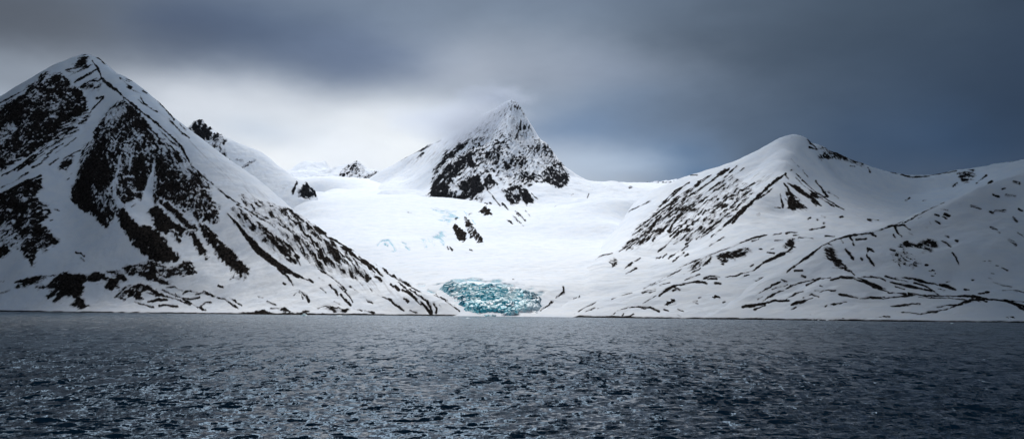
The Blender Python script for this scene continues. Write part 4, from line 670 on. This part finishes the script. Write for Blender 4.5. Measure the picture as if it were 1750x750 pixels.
# =================================================================== water
def water():
    u = np.arange(-1280, 1181, 2.2); ext = np.cumsum(2.4 * 1.062 ** np.arange(90)); u = np.concatenate([(u[0] - ext)[::-1], u, u[-1] + ext]); yy = np.concatenate([np.arange(9.0, 13.0, .5), np.arange(13.0, 80, .6), np.arange(80, 262, .42), np.array([275, 300, 340, 400, 500, 700, 1000, 1600, 3000])])
    Ys = (CAMH * F / yy)[::-1]
    U, Y = np.meshgrid(u, Ys); nr, nc = U.shape; X = U / F * Y
    dY = np.abs(np.gradient(Y, axis=0)); dX = np.abs(np.gradient(X, axis=1))
    x, y, z = X.copy(), Y.copy(), np.zeros_like(X); lost = np.zeros_like(X); full = 0
    r = np.random.default_rng(11); N = 130
    for i in range(N):
        lam = 0.6 * (8.0 / 0.6) ** (r.random() ** 1.15); k = 2 * np.pi / lam
        th = math.radians(-76 + r.normal() * 24)
        sl = 0.037 * (1.0 if lam < 3 else (lam / 3) ** -.75) * (0.5 + r.random()); a = sl / k; ph = r.random() * 6.283
        dx, dy = math.cos(th), math.sin(th)
        sp = abs(dx) * dX + abs(dy) * dY
        w = np.clip((lam / sp - 1.5) / 1.8, 0, 1)
        lost += (1 - w * w) * sl * sl / 2; full += sl * sl / 2
        g = .45 + .95 * vn(X / (lam * 5) + i * 3.3, Y / (lam * 5) - i * 1.7, i)
        p = k * (X * dx + Y * dy) + ph
        z += w * g * a * np.sin(p); c = w * g * a * .9 * np.cos(p); x += c * dx; y += c * dy
    m, nt, b = newmat('sea_water')
    b.inputs['Base Color'].default_value = (0.008, 0.040, 0.074, 1); b.inputs['Roughness'].default_value = 0.07; b.inputs['IOR'].default_value = 1.333
    co = node(nt, 'ShaderNodeTexCoord').outputs['Object']
    geo = node(nt, 'ShaderNodeNewGeometry')
    def nvec(sx, sy, amp, det=3, rot=0):
        mp = node(nt, 'ShaderNodeMapping'); mp.inputs['Rotation'].default_value = (0, 0, math.radians(rot)); mp.inputs['Scale'].default_value = (sx, sy, 1); nt.links.new(co, mp.inputs['Vector'])
        n = node(nt, 'ShaderNodeTexNoise'); n.inputs['Scale'].default_value = 1; n.inputs['Detail'].default_value = det; n.inputs['Roughness'].default_value = .6; nt.links.new(mp.outputs[0], n.inputs['Vector'])
        s = node(nt, 'ShaderNodeVectorMath', operation='SUBTRACT'); nt.links.new(n.outputs['Color'], s.inputs[0]); s.inputs[1].default_value = (.5, .5, .5)
        v = node(nt, 'ShaderNodeVectorMath', operation='MULTIPLY'); nt.links.new(s.outputs[0], v.inputs[0]); v.inputs[1].default_value = (amp, amp, 0)
        return v.outputs[0]
    acc = geo.outputs['Normal']
    chop = mth(nt, 'ADD', node(nt, 'ShaderNodeAttribute', attribute_name='chop').outputs['Fac'], 0.0)   # ripples too small for the mesh
    def scaled(v):
        k = node(nt, 'ShaderNodeVectorMath', operation='SCALE'); nt.links.new(v, k.inputs[0]); nt.links.new(chop, k.inputs['Scale']); return k.outputs[0]
    for v in (nvec(7.0, 5.0, .35), nvec(2.4, 1.8, .42), scaled(nvec(1.1, .4, 3.2, 4, 20)), scaled(nvec(.42, .10, 3.6, 4, -24)), scaled(nvec(.11, .03, 1.5, 4, 28)), nvec(.02, .012, .06, 2)):
        s = node(nt, 'ShaderNodeVectorMath', operation='ADD'); nt.links.new(acc, s.inputs[0]); nt.links.new(v, s.inputs[1]); acc = s.outputs[0]
    nt.links.new(mth(nt, 'ADD', mth(nt, 'MULTIPLY', chop, .20), .05), b.inputs['Roughness'])
    nm = node(nt, 'ShaderNodeVectorMath', operation='NORMALIZE'); nt.links.new(acc, nm.inputs[0]); nt.links.new(nm.outputs[0], b.inputs['Normal'])
    o = grid_mesh('water', np.stack([x, y, z], -1).reshape(-1, 3), nr, nc, m, {'chop': np.sqrt(lost / full).ravel()})
    tag(o, 'dark rippled fjord water in the foreground', 'water', kind='structure')
    B = 14000.0; V = np.array([[-B, -B, -.9], [B, -B, -.9], [-B, B, -.9], [B, B, -.9]])
    o = grid_mesh('water', V, 2, 2, m, {'chop': np.ones(4) * .95}); tag(o, 'dark fjord water stretching away past the frame', 'water', kind='structure')
water()
# =================================================================== sky
SUN_EL, SUN_AZ = math.radians(58), math.radians(-9)
w = bpy.data.worlds.new('World'); bpy.context.scene.world = w; w.use_nodes = True
nt = w.node_tree; nt.nodes.clear()
out = node(nt, 'ShaderNodeOutputWorld')
sky = node(nt, 'ShaderNodeTexSky', sky_type='NISHITA', sun_disc=False, sun_elevation=SUN_EL, sun_rotation=SUN_AZ)
bg1 = node(nt, 'ShaderNodeBackground'); bg1.inputs['Strength'].default_value = 0.06; nt.links.new(sky.outputs[0], bg1.inputs['Color'])
tc = node(nt, 'ShaderNodeTexCoord').outputs['Generated']
sx = node(nt, 'ShaderNodeSeparateXYZ'); nt.links.new(tc, sx.inputs[0])
az = mth(nt, 'ARCTAN2', sx.outputs['X'], sx.outputs['Y']); el = mth(nt, 'ARCSINE', sx.outputs['Z'])
cb = node(nt, 'ShaderNodeCombineXYZ'); nt.links.new(az, cb.inputs[0]); nt.links.new(el, cb.inputs[1])
mp = node(nt, 'ShaderNodeMapping'); mp.inputs['Rotation'].default_value = (0, 0, math.radians(-8)); mp.inputs['Scale'].default_value = (6.5, 13, 1); nt.links.new(cb.outputs[0], mp.inputs['Vector'])
nz = node(nt, 'ShaderNodeTexNoise'); nz.inputs['Scale'].default_value = 1; nz.inputs['Detail'].default_value = 4; nz.inputs['Roughness'].default_value = .5; nt.links.new(mp.outputs[0], nz.inputs['Vector'])
wv = node(nt, 'ShaderNodeVectorMath', operation='SUBTRACT'); nt.links.new(nz.outputs['Color'], wv.inputs[0]); wv.inputs[1].default_value = (.5, .5, .5)
ws = node(nt, 'ShaderNodeVectorMath', operation='MULTIPLY'); nt.links.new(wv.outputs[0], ws.inputs[0]); ws.inputs[1].default_value = (.13, .04, 0)
pv = node(nt, 'ShaderNodeVectorMath', operation='ADD'); nt.links.new(cb.outputs[0], pv.inputs[0]); nt.links.new(ws.outputs[0], pv.inputs[1])
pos = pv.outputs[0]
def blob(col, px, py, sxp, syp, c, a, gain=1.0):
    x, y = unroll(px, py); A = math.atan(x / F); E = math.atan(-y / F * math.cos(A))
    s = node(nt, 'ShaderNodeVectorMath', operation='SUBTRACT'); nt.links.new(pos, s.inputs[0]); s.inputs[1].default_value = (A, E, 0)
    q = node(nt, 'ShaderNodeVectorMath', operation='MULTIPLY'); nt.links.new(s.outputs[0], q.inputs[0]); q.inputs[1].default_value = (F / sxp, F / syp, 0)
    d = node(nt, 'ShaderNodeVectorMath', operation='DOT_PRODUCT'); nt.links.new(q.outputs[0], d.inputs[0]); nt.links.new(q.outputs[0], d.inputs[1])
    g = mth(nt, 'POWER', 2.71828, mth(nt, 'MULTIPLY', d.outputs['Value'], -1.0))
    k = srgb(*c); k = (k[0] * .96 * gain, k[1] * gain, k[2] * 1.035 * gain, 1)
    return mixc(nt, mth(nt, 'MULTIPLY', g, a), col, k)
bk = ramp(nt, sx.outputs['Y'], -.25, .15, 1.0, 0.0)   # sky brightened behind the viewer to light the slopes facing it
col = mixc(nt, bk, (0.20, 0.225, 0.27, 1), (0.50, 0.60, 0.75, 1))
BL = [  # centre px, py, widths, colour, strength: the cloud banks and the bright gaps between them
 (700,-450,720,310,(206,232,255),1.0,5.0), (300,-100,700,220,(94,102,115),.9), (900,-60,700,180,(112,122,140),.9), (1800,0,650,420,(40,52,69),1.0), (1450,60,330,260,(70,84,100),.8), (-200,-50,350,200,(86,90,98),.8),  # first entry: unseen glow above the frame, added to brighten the water
 (620,290,430,115,(226,231,240),1.0), (330,165,210,55,(222,225,232),.9), (820,120,220,50,(182,187,198),.75), (620,235,280,60,(247,248,250),.9), (20,150,110,60,(175,184,197),.75), (-20,190,60,35,(220,228,238),.8),
 (440,50,200,60,(88,103,127),.85), (590,90,140,50,(106,120,145),.8), (340,35,110,50,(82,95,119),.7), (40,30,200,40,(94,98,106),.7),
 (40,135,90,18,(140,146,156),.4), (470,222,80,22,(196,207,222),.7), (480,270,75,32,(255,254,252),1.0), (690,262,125,48,(255,255,254),.95),
 (1000,220,200,55,(116,139,170),.9), (1060,275,140,34,(196,209,226),.95), (1160,255,110,34,(102,131,166),.8), (1190,300,110,30,(92,124,160),.85), (1090,170,150,50,(112,130,154),.6), (1010,110,130,40,(138,148,166),.5),
 (1330,220,170,80,(84,100,120),.7), (1640,235,240,90,(50,74,104),.9), (1780,170,150,110,(38,54,76),.8), (1560,130,230,90,(58,72,90),.6),
 (-500,-300,500,500,(60,66,76),.6)]
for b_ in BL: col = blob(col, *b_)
mp2 = node(nt, 'ShaderNodeMapping'); mp2.inputs['Rotation'].default_value = (0, 0, math.radians(-16)); mp2.inputs['Scale'].default_value = (5, 12, 1); nt.links.new(cb.outputs[0], mp2.inputs['Vector'])
nz2 = node(nt, 'ShaderNodeTexNoise'); nz2.inputs['Scale'].default_value = 1; nz2.inputs['Detail'].default_value = 7; nz2.inputs['Roughness'].default_value = .55; nt.links.new(mp2.outputs[0], nz2.inputs['Vector'])
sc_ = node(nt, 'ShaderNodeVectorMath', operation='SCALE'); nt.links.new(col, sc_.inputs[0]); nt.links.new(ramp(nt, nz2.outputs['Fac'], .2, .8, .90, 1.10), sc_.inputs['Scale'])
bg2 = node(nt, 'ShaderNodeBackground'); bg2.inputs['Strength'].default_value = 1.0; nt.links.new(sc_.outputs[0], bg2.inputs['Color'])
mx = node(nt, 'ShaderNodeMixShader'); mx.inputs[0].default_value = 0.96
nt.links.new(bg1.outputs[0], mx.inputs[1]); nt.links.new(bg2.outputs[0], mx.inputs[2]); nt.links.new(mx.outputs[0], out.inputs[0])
# sunlight spread by the cloud, from behind the glacier
L = bpy.data.lights.new('sun', 'SUN'); L.energy = 3.4; L.angle = math.radians(38); L.color = (1.0, 0.975, 0.945)
so = bpy.data.objects.new('sun', L); COL.objects.link(so)
from mathutils import Vector, Matrix
sd_ = Vector((math.sin(SUN_AZ) * math.cos(SUN_EL), math.cos(SUN_AZ) * math.cos(SUN_EL), math.sin(SUN_EL)))
so.rotation_euler = sd_.to_track_quat('Z', 'Y').to_euler()
# =================================================================== clouds
def shade_deck(x0, x1, edge, seed, label, y1=4350.0):
    """added cloud out of view that blocks the sun: thick lumpy sheet, ragged along the gap"""
    nx, ny = 90, 90; t = np.linspace(0, 1, nx); Y = np.linspace(-1600, y1, ny)
    T, YY = np.meshgrid(t, Y); rag = 260 * fbm(YY / 900, YY * 0 + seed, seed, 3)
    X = x0 + (x1 - x0) * T + rag * (T if edge == 1 else (1 - T if edge == 0 else 0))
    X = X - (330 * (1 - np.clip(YY / 3300, 0, 1)) * (1 - T) if edge == 0 else 0)
    YY = YY + (220 * fbm(X / 500, X * 0 + seed, seed, 2) if edge == 2 else 0)
    th = 60 + 130 * np.sqrt(np.clip(np.sin(np.pi * T), 0, 1)) * np.sqrt(np.clip(np.sin(np.pi * np.clip((YY + 1600) / (y1 + 1600), 0, 1)), 0, 1))
    zb = np.maximum(950, .372 * YY) + 60 * fbm(X / 420, YY / 420, seed + 2, 4); zt = zb + th + 60 * fbm(X / 300, YY / 300, seed + 4, 4)
    # fold the sheet round so that it closes: bottom rows out, top rows back
    V = np.concatenate([np.stack([X, YY, zb], -1), np.stack([X, YY, zt], -1)[:, ::-1]], 1)
    V = np.concatenate([V, V[:, :1]], 1)
    o = grid_mesh('cloud', V.reshape(-1, 3), ny, V.shape[1], M_SHADE_CLOUD)
    tag(o, label, 'cloud', kind='stuff')
m, nt, b = newmat('shade_cloud'); M_SHADE_CLOUD = m  # for the unseen cloud added to darken the side slopes and water
b.inputs['Base Color'].default_value = (0.68, 0.77, 0.86, 1); b.inputs['Roughness'].default_value = 1; b.inputs['Specular IOR Level'].default_value = 0
shade_deck(-5200, -860, 1, 3, 'added unseen cloud overhead, shading the left side of the fjord')
shade_deck(410, 5200, 0, 8, 'added unseen cloud overhead, shading the right side of the fjord')
shade_deck(-850, 560, 2, 14, 'added unseen cloud overhead, keeping the sun off the near water', 1420.0)
def puff(name, loc, rad, dens, col, seed, scale, label, lo, hi, aniso=.3):
    import bmesh
    bm = bmesh.new(); bmesh.ops.create_icosphere(bm, subdivisions=4, radius=1.0)
    me = bpy.data.meshes.new(name); bm.to_mesh(me); bm.free()
    o = bpy.data.objects.new(name, me); COL.objects.link(o); o.location = loc; o.scale = rad
    m = bpy.data.materials.new(name); m.use_nodes = True; nt = m.node_tree; nt.nodes.clear()
    out = node(nt, 'ShaderNodeOutputMaterial'); v = node(nt, 'ShaderNodeVolumePrincipled'); nt.links.new(v.outputs[0], out.inputs['Volume'])
    v.inputs['Color'].default_value = (*col, 1); v.inputs['Anisotropy'].default_value = aniso
    co = node(nt, 'ShaderNodeTexCoord').outputs['Object']
    ln = node(nt, 'ShaderNodeVectorMath', operation='LENGTH'); nt.links.new(co, ln.inputs[0])
    nz = node(nt, 'ShaderNodeTexNoise'); nz.noise_dimensions = '4D'; nz.inputs['W'].default_value = seed; nz.inputs['Scale'].default_value = scale; nz.inputs['Detail'].default_value = 3; nt.links.new(co, nz.inputs['Vector'])
    f = ramp(nt, mth(nt, 'ADD', ln.outputs['Value'], mth(nt, 'MULTIPLY', mth(nt, 'SUBTRACT', nz.outputs['Fac'], .5), 1.0)), lo, hi, 1.0, 0.0)
    nt.links.new(mth(nt, 'MULTIPLY', f, dens), v.inputs['Density'])
    me.materials.append(m); tag(o, label, 'cloud', kind='stuff')
    return o
def at(px, py, Y): return tuple(W(px, py, Y))
puff('cloud', at(785, 212, 4500), (400, 330, 130), .010, (.78, .81, .87), 2, 1.6, 'soft cloud cap clinging to the top of the central horn', .05, .9)
puff('cloud', at(846, 166, 4470), (240, 200, 80), .011, (.60, .64, .72), 7, 2.3, 'thin wisp of cloud trailing over the tip of the horn', -.05, .85)
puff('cloud', at(560, 268, 6900), (1500, 1000, 420), .0004, (.97, .98, 1), 5, 1.5, 'bright mist lying over the far peaks in the valley gap', .2, .95)
# ------------------------------------------------------------------ camera
cam = bpy.data.cameras.new('camera'); cam.sensor_width = 36; cam.lens = 36.0; cam.shift_y = (HY - 375) / 1750.0; cam.clip_end = 40000; cam.clip_start = 1
ca = bpy.data.objects.new('camera', cam); COL.objects.link(ca)
ca.matrix_world = Matrix.Translation((0, 0, CAMH)) @ Matrix.Rotation(math.radians(90), 4, 'X') @ Matrix.Rotation(TH, 4, 'Z')
sc = bpy.context.scene; sc.camera = ca
sc.view_settings.view_transform = 'Standard'; sc.view_settings.look = 'None'; sc.view_settings.exposure = 0; sc.view_settings.gamma = 1
sc.cycles.volume_bounces = 3; sc.cycles.volume_step_rate = 2.0; sc.cycles.volume_max_steps = 96; sc.cycles.max_bounces = 5; sc.cycles.diffuse_bounces = 3; sc.cycles.glossy_bounces = 2
print('script', round(time.time() - T0, 1))
